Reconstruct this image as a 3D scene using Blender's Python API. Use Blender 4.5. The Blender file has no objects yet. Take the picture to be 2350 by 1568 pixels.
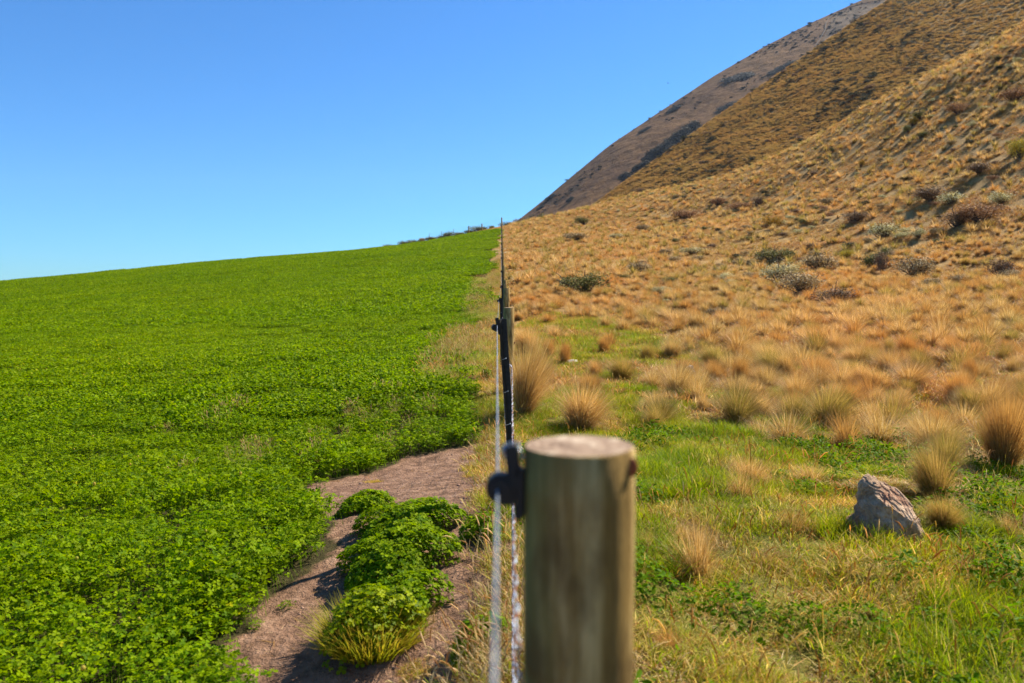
import bpy, bmesh, math, random
import numpy as np
from mathutils import Vector, Matrix, Euler

# ------------------------------------------------------------------ camera, world, sun, exposure
sc = bpy.context.scene
C = sc.collection
EYE = 1.5
PITCH = math.radians(4.0)
FPX = 1828.0
cam_d = bpy.data.cameras.new('camera'); cam = bpy.data.objects.new('camera', cam_d); C.objects.link(cam)
cam.location = (0, 0, EYE); cam.rotation_euler = (math.radians(90) - PITCH, 0, 0)
cam_d.sensor_width = 36; cam_d.lens = 28.0; cam_d.clip_start = 0.02; cam_d.clip_end = 12000
cam_d.dof.use_dof = True; cam_d.dof.focus_distance = 8.0; cam_d.dof.aperture_fstop = 2.9
sc.camera = cam

SUN_EL, SUN_AZ = math.radians(45), math.radians(55)     # azimuth clockwise from +Y
w = bpy.data.worlds.new('World'); sc.world = w; w.use_nodes = True
nt = w.node_tree; nt.nodes.clear()
sky = nt.nodes.new('ShaderNodeTexSky'); sky.sky_type = 'NISHITA'; sky.sun_disc = False
sky.sun_elevation = SUN_EL; sky.sun_rotation = SUN_AZ
sky.altitude = 0; sky.air_density = 1.0; sky.dust_density = 0.0; sky.ozone_density = 10.0
hs = nt.nodes.new('ShaderNodeMixRGB'); hs.blend_type = 'MULTIPLY'; hs.inputs[0].default_value = 1; hs.inputs[2].default_value = (.37, .70, .87, 1)
bg = nt.nodes.new('ShaderNodeBackground'); bg.inputs[1].default_value = 0.10
wo = nt.nodes.new('ShaderNodeOutputWorld')
nt.links.new(sky.outputs[0], hs.inputs[1]); nt.links.new(hs.outputs[0], bg.inputs[0]); nt.links.new(bg.outputs[0], wo.inputs[0])

sd = bpy.data.lights.new('sun', 'SUN'); sd.energy = 4.9; sd.angle = math.radians(0.5); sd.color = (1.0, 0.93, 0.82)
so = bpy.data.objects.new('sun', sd); C.objects.link(so)
sv = Vector((math.cos(SUN_EL)*math.sin(SUN_AZ), math.cos(SUN_EL)*math.cos(SUN_AZ), math.sin(SUN_EL)))
so.rotation_euler = sv.to_track_quat('Z', 'Y').to_euler()
sc.view_settings.view_transform = 'Standard'; sc.view_settings.look = 'None'
sc.view_settings.exposure = 1.0; sc.view_settings.gamma = 1.0
sc.cycles.max_bounces = 6; sc.cycles.transparent_max_bounces = 8
sc.cycles.diffuse_bounces = 3; sc.cycles.transmission_bounces = 4

HAZE = .00006
rng = np.random.default_rng(7)
random.seed(7)

# ------------------------------------------------------------------ helpers
def lin(r, g, b):
    f = lambda c: (c/255/12.92) if c/255 <= .04045 else ((c/255+.055)/1.055)**2.4
    return (f(r), f(g), f(b), 1)

def tag(o, label=None, cat=None, group=None, kind=None):
    if label: o['label'] = label
    if cat: o['category'] = cat
    if group: o['group'] = group
    if kind: o['kind'] = kind
    return o

def mesh_np(name, V, F, cols=None, mat=None, smooth=False, link=True, parent=None):
    """V (n,3); F list of index arrays (each (m,k)) ; cols (n,3) point colours"""
    me = bpy.data.meshes.new(name)
    V = np.asarray(V, np.float32)
    if not isinstance(F, list): F = [F]
    F = [np.asarray(f, np.int32) for f in F if len(f)]
    loops = np.concatenate([f.ravel() for f in F]); counts = np.concatenate([np.full(len(f), f.shape[1], np.int32) for f in F])
    starts = np.concatenate([[0], np.cumsum(counts)[:-1]]).astype(np.int32)
    me.vertices.add(len(V)); me.vertices.foreach_set('co', V.ravel())
    me.loops.add(len(loops)); me.loops.foreach_set('vertex_index', loops)
    me.polygons.add(len(counts)); me.polygons.foreach_set('loop_start', starts); me.polygons.foreach_set('loop_total', counts)
    me.update(calc_edges=True)
    if smooth: me.polygons.foreach_set('use_smooth', np.ones(len(counts), bool))
    if cols is not None:
        a = me.color_attributes.new('Col', 'FLOAT_COLOR', 'POINT')
        c4 = np.ones((len(V), 4), np.float32); c4[:, :3] = cols; a.data.foreach_set('color', c4.ravel())
    if mat: me.materials.append(mat)
    o = bpy.data.objects.new(name, me)
    if link: C.objects.link(o)
    if parent: o.parent = parent
    return o

def _hash(ix, iy, s):
    h = (ix.astype(np.int64)*374761393 + iy.astype(np.int64)*668265263 + s*1442695041) & 0xffffffff
    h = ((h ^ (h >> 13))*1274126177) & 0xffffffff
    h = ((h ^ (h >> 16))*2246822519) & 0xffffffff
    return ((h ^ (h >> 15)) & 0xffff)/65535.0
def vn(x, y, s=0):
    ix = np.floor(x); iy = np.floor(y); fx = x-ix; fy = y-iy
    fx = fx*fx*(3-2*fx); fy = fy*fy*(3-2*fy); ix = ix.astype(np.int64); iy = iy.astype(np.int64)
    a = _hash(ix, iy, s); b = _hash(ix+1, iy, s); c = _hash(ix, iy+1, s); d = _hash(ix+1, iy+1, s)
    return (a*(1-fx)+b*fx)*(1-fy)+(c*(1-fx)+d*fx)*fy
def fbm(x, y, s=0, o=4):
    t = 0; a = .5; n = 0
    for i in range(o):
        t = t+a*vn(x*2**i+13.7*i, y*2**i+7.1*i, s+i); n += a; a *= .5
    return t/n*2-1          # -1..1
def sst(a, b, x):
    t = np.clip((x-a)/(b-a), 0, 1); return t*t*(3-2*t)

def ray(px, py):
    """direction through the photo's pixel (2350 px wide), scaled to y = 1"""
    u = (px-1175)/FPX; v = (784-py)/FPX
    y = math.cos(PITCH)+math.sin(PITCH)*v; z = -math.sin(PITCH)+math.cos(PITCH)*v
    return u/y, z/y
def at(px, py, d):
    a, b = ray(px, py); return (a*d, d, EYE+b*d)

# ------------------------------------------------------------------ terrain
def fx(y): return 0.103-0.0137*np.asarray(y, float)          # fence line x
cp = []
for y, z in ((-12, -1.4), (-6, -1.45), (1, -1.5), (3, -1.57), (5.3, -1.68), (10.9, -1.87), (18.4, -1.93), (28, -1.95), (37.6, -1.5), (55, -.45), (80, 1.5),
             (110, 3.85), (125, 4.7), (145, 4.9), (175, 3.0)):
    cp.append((float(fx(y)), y, z+.0352*max(y, 0)))
def cpx(px, py, d, up=0.0):
    a, b = ray(px, py); cp.append((a*d, d, b*d-up))
for px, L in {0: ((1568, 3), (1000, 9.2), (800, 22), (690, 55), (649, 105)),
              575: ((1568, 3), (1000, 8.8), (780, 22), (650, 55), (593, 108)),
              900: ((1568, 3), (1000, 8.5), (780, 22), (628, 55), (566, 110))}.items():
    for py, d in L: cpx(px, py, d, .22)
for px, py, d in ((0, 688, 140), (575, 612, 140), (900, 575, 140), (0, 740, 180), (575, 660, 180), (-900, 720, 105), (-900, 800, 40), (-900, 900, 18)): cpx(px, py, d)
for x, y, z in ((-10, -8, -1.7), (10, -8, -1.4), (-6, 0, -1.62), (6, 0, -1.45)): cp.append((x, y, z))
for px, L in {2350: ((1568, 3), (1000, 9), (800, 16), (600, 32), (450, 42), (250, 58), (69, 80), (190, 108), (330, 150)),
              2017: ((1568, 3), (1200, 5.2), (1000, 9), (800, 16), (650, 30), (550, 45), (400, 65), (235, 92), (345, 122), (440, 160)),
              1659: ((1000, 9), (800, 17), (650, 34), (560, 55), (480, 85), (410, 118), (470, 145), (510, 175)),
              1455: ((800, 17.5), (650, 36), (520, 90), (450, 125), (510, 155)),
              1301: ((900, 12), (640, 38), (540, 85), (491, 128), (530, 158))}.items():
    for py, d in L: cpx(px, py, d)
for x, y, z in ((24, 10, -.6), (34, 18, 3), (60, 38, 20), (90, 25, 30), (95, 80, 44), (75, 115, 20), (60, 5, 12), (30, -8, 1), (14, 6, -1.5)): cp.append((x, y, z+.0352*max(y, 0)))
cp = np.array(cp)
def _tps(a, b):
    r2 = (a[:, None, 0]-b[None, :, 0])**2+(a[:, None, 1]-b[None, :, 1])**2+1e-9
    return .5*r2*np.log(r2)
_n = len(cp); _S = 20.0
_q = cp[:, :2]/_S
_A = np.zeros((_n+3, _n+3)); _A[:_n, :_n] = _tps(_q, _q)+np.eye(_n)*1e-4; _A[:_n, _n] = 1; _A[:_n, _n+1:] = _q; _A[_n, :_n] = 1; _A[_n+1:, :_n] = _q.T
_w = np.linalg.solve(_A, np.concatenate([cp[:, 2], np.zeros(3)]))
def base_h(x, y):
    x = np.asarray(x, float); y = np.asarray(y, float); sh = x.shape; p = np.stack([x.ravel(), y.ravel()], 1)/_S
    out = np.empty(len(p))
    for i in range(0, len(p), 60000):
        q = p[i:i+60000]; out[i:i+60000] = _tps(q, _q)@_w[:_n]+_w[_n]+q@_w[_n+1:]
    out = out.reshape(sh)
    r = np.hypot(x, y-60); k = sst(130, 230, r)
    out = np.clip(out, -12, 60)*(1-k)-7*k
    return out+EYE
def H(x, y):
    x = np.asarray(x, float); y = np.asarray(y, float)
    h = base_h(x, y)
    u = x-fx(y); right = sst(.15, 1.2, u); left = 1-sst(-.3, .1, u)
    near = 1-sst(14, 30, np.hypot(x, y))
    h = h+right*near*(.10*fbm(x*1.1, y*1.1, 3, 3)+.06*fbm(x*3.3, y*3.3, 8, 2))
    h = h+left*near*(.018*fbm(x*5, y*5, 21, 3)+.008*fbm(x*13, y*13, 25, 2)+.02*fbm(x*1.7, y*1.7, 5, 2))
    slope = sst(6, 22, u)*sst(14, 40, y)
    h = h+slope*(.45*fbm(x*.16+y*.05, y*.12, 31, 3)+.12*fbm(x*.7, y*.7, 37, 2))
    return h
_ts = np.concatenate([np.arange(.5, 12, .01), np.geomspace(12, 200, 900)])
def P(px, py):
    a, b = ray(px, py)
    z = EYE+b*_ts; hit = np.nonzero(z <= H(a*_ts, _ts))[0]
    d = _ts[hit[0]] if len(hit) else 120.0
    return float(a*d), float(d)
def poly(pts): return np.array([P(*p) for p in pts])
def inside(x, y, pg):
    c = np.zeros(np.shape(x), bool); n = len(pg)
    for i in range(n):
        x1, y1 = pg[i]; x2, y2 = pg[(i+1) % n]
        if y1 == y2: continue
        c ^= ((y1 > y) != (y2 > y)) & (x < (x2-x1)*(y-y1)/(y2-y1)+x1)
    return c

# ------------------------------------------------------------------ materials
def mat(name):
    m = bpy.data.materials.new(name); m.use_nodes = True; m.node_tree.nodes.clear(); return m, m.node_tree
class N:
    """tiny node helper"""
    def __init__(s, t): s.t = t
    def n(s, typ, **k):
        nd = s.t.nodes.new(typ)
        for a, v in k.items():
            if isinstance(v, bpy.types.NodeSocket): s.t.links.new(v, nd.inputs[a.replace('_', ' ')])
            elif a[0] == '_' : nd.inputs[int(a[1:])].default_value = v
            else: setattr(nd, a, v)
        return nd
    def l(s, a, b): s.t.links.new(a, b)
    def pos(s, scale=(1, 1, 1)):
        g = s.n('ShaderNodeNewGeometry'); m = s.n('ShaderNodeMapping'); s.l(g.outputs['Position'], m.inputs[0]); m.inputs['Scale'].default_value = scale
        return m.outputs[0]
    def noise(s, vec, scale, detail=4, rough=.55):
        t = s.n('ShaderNodeTexNoise'); s.l(vec, t.inputs['Vector']); t.inputs['Scale'].default_value = scale
        t.inputs['Detail'].default_value = detail; t.inputs['Roughness'].default_value = rough; return t.outputs['Fac']
    def ramp(s, f, stops, interp='LINEAR'):
        r = s.n('ShaderNodeValToRGB'); s.l(f, r.inputs[0]); cr = r.color_ramp; cr.interpolation = interp
        while len(cr.elements) < len(stops): cr.elements.new(.5)
        for e, (p, c) in zip(cr.elements, stops): e.position = p; e.color = c if len(c) == 4 else (*c, 1)
        return r.outputs[0]
    def mix(s, f, a, b, mode='MIX'):
        m = s.n('ShaderNodeMixRGB'); m.blend_type = mode
        for i, v in enumerate((f, a, b)):
            if isinstance(v, bpy.types.NodeSocket): s.l(v, m.inputs[i])
            else: m.inputs[i].default_value = v if i == 0 or len(v) == 4 else (*v, 1)
        return m.outputs[0]
    def math(s, op, a, b=0.0, clamp=False):
        m = s.n('ShaderNodeMath'); m.operation = op; m.use_clamp = clamp
        for i, v in enumerate((a, b)):
            if isinstance(v, bpy.types.NodeSocket): s.l(v, m.inputs[i])
            else: m.inputs[i].default_value = v
        return m.outputs[0]
    def bump(s, h, strength, dist):
        b = s.n('ShaderNodeBump'); s.l(h, b.inputs['Height']); b.inputs['Strength'].default_value = strength; b.inputs['Distance'].default_value = dist
        return b.outputs[0]
    def pbr(s, col, rough=.8, normal=None, metal=0., spec=.3):
        p = s.n('ShaderNodeBsdfPrincipled'); p.inputs['Roughness'].default_value = rough if not isinstance(rough, bpy.types.NodeSocket) else .5
        if isinstance(rough, bpy.types.NodeSocket): s.l(rough, p.inputs['Roughness'])
        if isinstance(col, bpy.types.NodeSocket): s.l(col, p.inputs['Base Color'])
        else: p.inputs['Base Color'].default_value = col if len(col) == 4 else (*col, 1)
        p.inputs['Metallic'].default_value = metal; p.inputs['Specular IOR Level'].default_value = spec
        if normal: s.l(normal, p.inputs['Normal'])
        return p.outputs[0]
    def out(s, sh):
        o = s.n('ShaderNodeOutputMaterial'); s.l(sh, o.inputs['Surface'])

def leaf_mat(name, transl=.35, rough=.5, spec=.3, var=.25, wscale=.35, tint_a=None, tint_b=None, tscale=.25):
    """foliage: per-leaf colour attribute x slow world-space variation, part translucent"""
    m, t = mat(name); k = N(t)
    a = k.n('ShaderNodeAttribute'); a.attribute_name = 'Col'; col = a.outputs['Color']
    p = k.pos()
    f = k.noise(p, wscale, 3)
    v = k.math('MULTIPLY_ADD', f, 2*var); t.nodes[-1].inputs[2].default_value = 1-var
    sc_ = k.n('ShaderNodeVectorMath'); sc_.operation = 'SCALE'; k.l(col, sc_.inputs[0]); k.l(v, sc_.inputs['Scale']); col = sc_.outputs[0]
    if tint_a:
        f2 = k.noise(p, tscale, 3)
        tc = k.ramp(f2, ((.38, tint_a), (.62, tint_b)))
        col = k.mix(1.0, col, tc, 'MULTIPLY')
    sh = k.pbr(col, rough, spec=spec)
    if transl:
        tr = k.n('ShaderNodeBsdfTranslucent'); k.l(k.mix(1.0, col, (1.06, 1.05, .8), 'MULTIPLY'), tr.inputs[0])
        mx = k.n('ShaderNodeMixShader'); mx.inputs[0].default_value = transl; k.l(sh, mx.inputs[1]); k.l(tr.outputs[0], mx.inputs[2]); sh = mx.outputs[0]
    k.out(sh); return m

M = {}
M['clover'] = leaf_mat('clover_leaf', .5, .55, .07, .3, .7, (.9, .95, .3), (1.1, 1.05, .3), .15)
M['grass'] = leaf_mat('green_grass', .5, .5, .12, .34, 1.1, (.9, 1.0, .5), (1.25, 1.05, .8), .55)
M['dry'] = leaf_mat('dry_grass', .42, .6, .25, .2, .7)
M['tussock'] = leaf_mat('tussock_blade', .5, .55, .25, .16, .3, (.95, 1.0, 1.0), (1.06, .97, .92), .2)
M['shrub'] = leaf_mat('shrub_leaf', .12, .7, .2, .2, .8)

def build_ground_mat():
    m, t = mat('ground_soil_and_turf'); k = N(t)
    a = k.n('ShaderNodeAttribute'); a.attribute_name = 'Col'
    p = k.pos()
    n1 = k.noise(p, 9, 6, .65); n2 = k.noise(p, 45, 4, .7); n3 = k.noise(p, 1.3, 4); n4 = k.noise(p, .35, 5, .6)
    soil = k.ramp(n1, ((.3, lin(92, 68, 50)), (.5, lin(146, 112, 86)), (.7, lin(178, 142, 114))))
    soil = k.mix(k.math('MULTIPLY', k.ramp(n3, ((.45, (0, 0, 0)), (.7, (1, 1, 1)))), .45), soil, lin(132, 98, 78))
    turf = k.ramp(n1, ((.3, lin(84, 88, 28)), (.55, lin(128, 120, 50)), (.75, lin(160, 134, 78))))
    hill = k.ramp(n1, ((.25, lin(126, 100, 54)), (.5, lin(164, 130, 76)), (.75, lin(190, 154, 98))))
    hill = k.mix(k.ramp(n4, ((.5, (0, 0, 0)), (.75, (.75, .75, .75)))), hill, lin(160, 132, 84))
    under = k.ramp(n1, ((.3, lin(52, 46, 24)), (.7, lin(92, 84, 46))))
    s = k.n('ShaderNodeSeparateColor'); k.l(a.outputs['Color'], s.inputs[0])
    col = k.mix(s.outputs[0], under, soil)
    col = k.mix(s.outputs[1], col, turf)
    col = k.mix(s.outputs[2], col, hill)
    h = k.math('ADD', k.math('MULTIPLY', n2, .6), n1)
    k.out(k.pbr(col, .95, k.bump(h, 1.0, .06), spec=.15)); return m
M['ground'] = build_ground_mat()

# ------------------------------------------------------------------ zones in world space
clover_edge = poly([(1142, 533), (1128, 600), (1100, 660), (1120, 720), (1085, 800), (1100, 880), (1098, 960), (1112, 1012), (1000, 1040), (930, 1050), (870, 1080), (745, 1108), (672, 1124), (725, 1165), (755, 1185), (768, 1275), (680, 1335), (618, 1368), (588, 1435), (515, 1475), (490, 1505), (530, 1550), (600, 1600), (600, 1680)])
def clover_mask(x, y, pad=0.0):
    """left of the field's edge polyline, before the crest verge"""
    poly_ = np.concatenate([clover_edge, [[-3, 1.2], [-3, -8], [-120, -8], [-120, 113], [fx(113)-.6, 113]]])
    x = np.asarray(x, float); y = np.asarray(y, float); k_ = sst(14, 9, y); e = .07*fbm(x*5+3, y*5, 55, 3); return inside(x+e*k_, y+e*k_*.7, poly_)
CREST_END = 112.0
green_lane = poly([(1200, 1010), (1195, 950), (1300, 900), (1215, 815), (1190, 745), (1260, 720), (1400, 735), (1560, 790), (1620, 840), (1500, 870), (1480, 960), (1640, 960), (1720, 1010), (1900, 1040), (2060, 1060), (2120, 1200), (2350, 1250), (2500, 1600), (2300, 1700), (1460, 1700), (1350, 1300)])

# ------------------------------------------------------------------ ground mesh
def axis(segs):
    out = [segs[0][0]]
    for a, b, s0, s1 in segs:
        v = a
        while v < b-1e-6:
            t = (v-a)/(b-a); v += s0+(s1-s0)*t; out.append(min(v, b))
    return np.array(out)
gx = axis([(-3500, -300, 400, 60), (-300, -90, 30, 6), (-90, -12, 3, .7), (-12, -2.2, .5, .12), (-2.2, 1.2, .045, .045), (1.2, 6, .06, .2), (6, 110, .3, 2.2), (110, 300, 4, 30), (300, 3500, 60, 400)])
gy = axis([(-3500, -40, 400, 15), (-40, 1.6, 8, .25), (1.6, 7, .045, .06), (7, 30, .09, .7), (30, 180, .8, 1.8), (180, 400, 4, 30), (400, 3500, 60, 400)])
GX, GY = np.meshgrid(gx, gy)
GZ = H(GX, GY)
ii = np.arange(len(gy)-1)[:, None]*len(gx)+np.arange(len(gx)-1)[None, :]
GF = np.stack([ii, ii+1, ii+1+len(gx), ii+len(gx)], -1).reshape(-1, 4)
U = GX-fx(GY)
wob = .25*fbm(GX*2.5, GY*2.5, 61, 3)
soilw = ((U < .05) & ~clover_mask(GX, GY)).astype(float)
soilw[(GY > 113)] = 0
turfw = sst(-.05, .35, U+wob*.3)*(1-sst(8, 24, GY+wob*10))
turfw = np.where(U > 0, np.maximum(turfw, 0), turfw)
hillw = np.maximum(sst(8, 22, GY+wob*10)*sst(0, .3, U), sst(111.5, 113, GY))
hillw = np.maximum(hillw, sst(4.5, 8, U)*sst(5, 9, GY)*.7)
lane_w = inside(GX, GY, green_lane)*(.5+.5*sst(-.3, .2, fbm(GX*.8, GY*.6, 19, 3)))*(GY > 3)
hillw = hillw*(1-.9*lane_w); turfw = np.maximum(turfw, lane_w); soilw *= 1-sst(9, 16, GY); hillw = np.where(U < .1, np.maximum(hillw, sst(9, 16, GY)*(U > -.9)*.9), hillw)
ground = mesh_np('ground', np.stack([GX, GY, GZ], -1).reshape(-1, 3), GF, np.stack([soilw, turfw, hillw], -1).reshape(-1, 3), M['ground'], smooth=True)
tag(ground, 'sloping ground of bare soil, turf and dry tan hillside', 'ground', kind='structure')

# ------------------------------------------------------------------ far hills
def far_hill(name, crest, dfront, front_py, dback, m, seed, amp, label, nu=260, nv=150, zback=-6):
    """crest: (px, py, distance) along the skyline, built at its real distance with a front face and a back face"""
    c = np.array(crest, float); s = np.linspace(0, 1, nu)
    cs = np.linspace(0, 1, len(c))
    px = np.interp(s, cs, c[:, 0]); py = np.interp(s, cs, c[:, 1]); d = np.interp(s, cs, c[:, 2])
    # smooth polyline
    for _ in range(int(nu/len(c)*.6)):
        for q in (px, py, d): q[1:-1] = (q[:-2]+2*q[1:-1]+q[2:])/4
    fp = np.interp(s, cs, front_py)
    V = []
    for v in np.linspace(0, 1, nv):
        if v <= .72:
            t = v/.72
            row = []
            for i in range(nu):
                cx, cy, cz = at(px[i], py[i], d[i]); bx, by, bz = at(px[i]+ (120 if True else 0), fp[i], dfront)
                # concave slope, rounded at the crest
                k = t
                zz = bz+(cz-bz)*(k**1.12*(1-.10*(1-k))+.10*(1-k)*k)
                row.append((bx+(cx-bx)*k, by+(cy-by)*k, zz))
        else:
            t = (v-.72)/.28
            row = []
            for i in range(nu):
                cx, cy, cz = at(px[i], py[i], d[i]); k = t
                row.append((cx*(1+.25*k), cy+(dback-cy)*k, cz+(zback-cz)*(k*k*.9+.1*k)))
        V.append(row)
    V = np.array(V)
    x, y = V[..., 0], V[..., 1]; L = amp*14
    vv = np.linspace(0, 1, nv)[:, None]; damp = 1-.8*np.exp(-((vv-.72)/.06)**2)
    V[..., 2] += damp*(amp*fbm(x/L, y/L, seed, 4)+amp*.25*fbm(x/L*6, y/L*6, seed+9, 2))
    jj = np.arange(nv-1)[:, None]*nu+np.arange(nu-1)[None, :]
    F = np.stack([jj, jj+1, jj+1+nu, jj+nu], -1).reshape(-1, 4)
    o = mesh_np(name, V.reshape(-1, 3), F, None, m, smooth=True)
    tag(o, label, 'hill', kind='structure')
    return o, V

def hill_mat(name, c0, c1, c2, dark, sc1, bumpd, scree=False):
    m, t = mat(name); k = N(t); p = k.pos()
    n1 = k.noise(p, sc1, 8, .7); n2 = k.noise(p, sc1*.14, 5, .6); n3 = k.noise(p, sc1*.5, 5, .7)
    col = k.ramp(n1, ((.3, c0), (.5, c1), (.7, c2)))
    col = k.mix(k.ramp(n2, ((.45, (0, 0, 0)), (.65, (.6, .6, .6)))), col, c0)
    col = k.mix(k.ramp(n3, ((.6, (0, 0, 0)), (.68, (.8, .8, .8)))), col, dark)
    if scree:
        a = k.n('ShaderNodeAttribute'); a.attribute_name = 'Col'; s = k.n('ShaderNodeSeparateColor'); k.l(a.outputs['Color'], s.inputs[0])
        col = k.mix(s.outputs[0], col, k.ramp(n1, ((.3, lin(94, 78, 58)), (.7, lin(118, 100, 76)))))
        col = k.mix(s.outputs[1], col, lin(52, 46, 40))
    k.out(k.pbr(col, .95, k.bump(k.math('ADD', n1, n3), 1.0, bumpd), spec=.1)); return m
M['hill2'] = hill_mat('tan_tussock_hillside', lin(134, 106, 60), lin(160, 128, 74), lin(184, 148, 90), lin(90, 78, 46), .55, 1.1)
M['hill3'] = hill_mat('brown_far_hillside', lin(82, 56, 30), lin(112, 80, 44), lin(132, 98, 56), lin(60, 44, 26), .10, 2.2, True)
h2, V2 = far_hill('middle_hill', ((1200, 610, 240), (1301, 525, 250), (1352, 478, 262), (1455, 404, 275), (1598, 302, 290), (1736, 205, 300), (1884, 102, 310), (2038, 0, 320), (2350, -200, 335), (2750, -380, 350)),
         165, (640, 590, 560, 520, 470, 430, 370, 300, 200, 60), 480, M['hill2'], 41, 1.5, 'steep tan tussock covered spur rising behind the near hillside')
h3, V3 = far_hill('far_hill', ((1040, 590, 620), (1100, 562, 640), (1178, 512, 660), (1260, 448, 690), (1393, 338, 720), (1475, 282, 750), (1623, 184, 790), (1756, 105, 830), (1850, 57, 855), (1976, 0, 890), (2350, -140, 950), (2750, -230, 1000)),
         400, (640, 630, 600, 560, 520, 480, 430, 380, 340, 300, 200, 100), 1500, M['hill3'], 53, 4.0, 'high brown far hill with a thin fence track near its top', nu=400, nv=220)
# scree zone + thin dark track on the far hill, as colour of the ground there
def project(V):
    x, y, z = V[..., 0], V[..., 1], V[..., 2]-EYE
    cy = y*math.cos(PITCH)-z*math.sin(PITCH); cz = y*math.sin(PITCH)+z*math.cos(PITCH)
    return 1175+FPX*x/cy, 784-FPX*cz/cy
tr = np.array([(1870, 110), (1885, 88), (1893, 70), (1897, 55), (1905, 42), (1925, 28), (1950, 18), (1980, 10), (2020, 2), (2100, -20)], float)
qx, qy = project(V3)
tx = np.interp(qy, tr[::-1, 1], tr[::-1, 0])
scw = sst(0, 10, qx-tx)*(qy < 120)*(np.linspace(0, 1, V3.shape[0])[:, None] < .74)
trw = np.zeros_like(scw)
a = h3.data.color_attributes.new('Col', 'FLOAT_COLOR', 'POINT')
c4 = np.ones(V3.shape[:2]+(4,), np.float32); c4[..., 0] = scw*.8; c4[..., 1] = 0; c4[..., 2] = 0
a.data.foreach_set('color', c4.ravel())

def surf_rot(V, px, py):
    nv_ = int(V.shape[0]*.71); a, b = project(V[:nv_]); i = int(np.argmin((a-px)**2+(b-py)**2)); r, c = min(max(i//V.shape[1], 3), nv_-4), min(max(i % V.shape[1], 3), V.shape[1]-4)
    n = np.cross(V[r, c+3]-V[r, c-3], V[r+3, c]-V[r-3, c]); n = n*np.sign(n[2]); n = n/np.linalg.norm(n)
    return tuple(mat_euler(*[np.array([q]) for q in n], np.array([0.]))[0])
def surf_at(V, px, py):
    """point of a far hill's front face seen at this pixel"""
    nv_ = int(V.shape[0]*.71); a, b = project(V[:nv_]); i = np.argmin((a-px)**2+(b-py)**2); return V[:nv_].reshape(-1, 3)[i]
def smooth_tube(pts, r, seg=6):
    pts = np.array(pts, float); n = len(pts); V = []; 
    rr = np.full(n, r) if np.isscalar(r) else np.array(r, float)
    T = np.gradient(pts, axis=0); T /= np.linalg.norm(T, axis=1)[:, None]+1e-12
    up = np.array([0., 0, 1]) if abs(T[0][2]) < .9 else np.array([1., 0, 0])
    for i in range(n):
        s1 = np.cross(T[i], up); s1 /= np.linalg.norm(s1)+1e-9; s2 = np.cross(s1, T[i]); up = s2
        for j in range(seg):
            a_ = 2*math.pi*j/seg; V.append(pts[i]+rr[i]*(math.cos(a_)*s1+math.sin(a_)*s2))
    F = [[i*seg+j, i*seg+(j+1) % seg, (i+1)*seg+(j+1) % seg, (i+1)*seg+j] for i in range(n-1) for j in range(seg)]
    return np.array(V), np.array(F)
class MB:
    def __init__(s): s.V = []; s.Q = []; s.T = []; s.Cc = []; s.n = 0
    def add(s, V, F, col=None):
        V = np.asarray(V, float); F = np.asarray(F); (s.Q if F.shape[1] == 4 else s.T).append(F+s.n)
        s.V.append(V); s.Cc.append(np.broadcast_to(np.array(col if col is not None else (1, 1, 1), float), (len(V), 3))); s.n += len(V)
    def tube(s, pts, r, seg=6, col=None, cap=True):
        V, F = smooth_tube(pts, r, seg); n0 = s.n; s.add(V, F, col)
        if cap:
            k = len(V)//seg
            for b0, sg in ((0, -1), ((k-1)*seg, 1)):
                c = V[b0:b0+seg].mean(0); base = np.concatenate([V[b0:b0+seg], [c]])
                s.add(base, np.array([[j, (j+1) % seg, seg] if sg > 0 else [(j+1) % seg, j, seg] for j in range(seg)]), col)
    def box(s, c, d, R=None, col=None, bev=0):
        x, y, z = np.array(d)/2
        V = np.array([[i*x, j*y, k*z] for i in (-1, 1) for j in (-1, 1) for k in (-1, 1)])
        if R is not None: V = V@np.array(R.to_3x3()).T
        s.add(V+np.array(c), np.array([[0, 1, 3, 2], [4, 6, 7, 5], [0, 4, 5, 1], [2, 3, 7, 6], [0, 2, 6, 4], [1, 5, 7, 3]]), col)
    def build(s, name, m=None, parent=None, smooth=False, link=True):
        return mesh_np(name, np.concatenate(s.V), [np.concatenate(q) for q in (s.Q, s.T) if q], np.concatenate(s.Cc), m, smooth, link, parent)

track_pts = [surf_at(V3, *np.array(p))+np.array([0, 0, .8]) for p in tr[:-1] if True]
mb = MB(); mb.tube(track_pts, .38, 5)
mt, tt = mat('dark_track'); k = N(tt); k.out(k.pbr(lin(84, 74, 60), .95))
trk = mb.build('path', mt, smooth=True); tag(trk, 'thin dark track curving over the far hill', 'path', kind='structure')

# ------------------------------------------------------------------ scattering of uncountable growth
def mat_euler(nx, ny, nz, yaw):
    """euler XYZ of a frame whose z is the surface normal, turned by yaw"""
    z = np.stack([nx, ny, nz], 1); z /= np.linalg.norm(z, axis=1)[:, None]
    h = np.stack([np.cos(yaw), np.sin(yaw), np.zeros_like(yaw)], 1)
    x = h-(h*z).sum(1)[:, None]*z; x /= np.linalg.norm(x, axis=1)[:, None]; y = np.cross(z, x)
    return np.stack([np.arctan2(y[:, 2], z[:, 2]), -np.arcsin(np.clip(x[:, 2], -1, 1)), np.arctan2(x[:, 1], x[:, 0])], 1)
def tilt_rot(x, y, yaw, follow=1.0):
    e = .35; gx_ = (H(x+e, y)-H(x-e, y))/(2*e)*follow; gy_ = (H(x, y+e)-H(x, y-e))/(2*e)*follow
    return mat_euler(-gx_, -gy_, np.ones_like(gx_), yaw)
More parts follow.
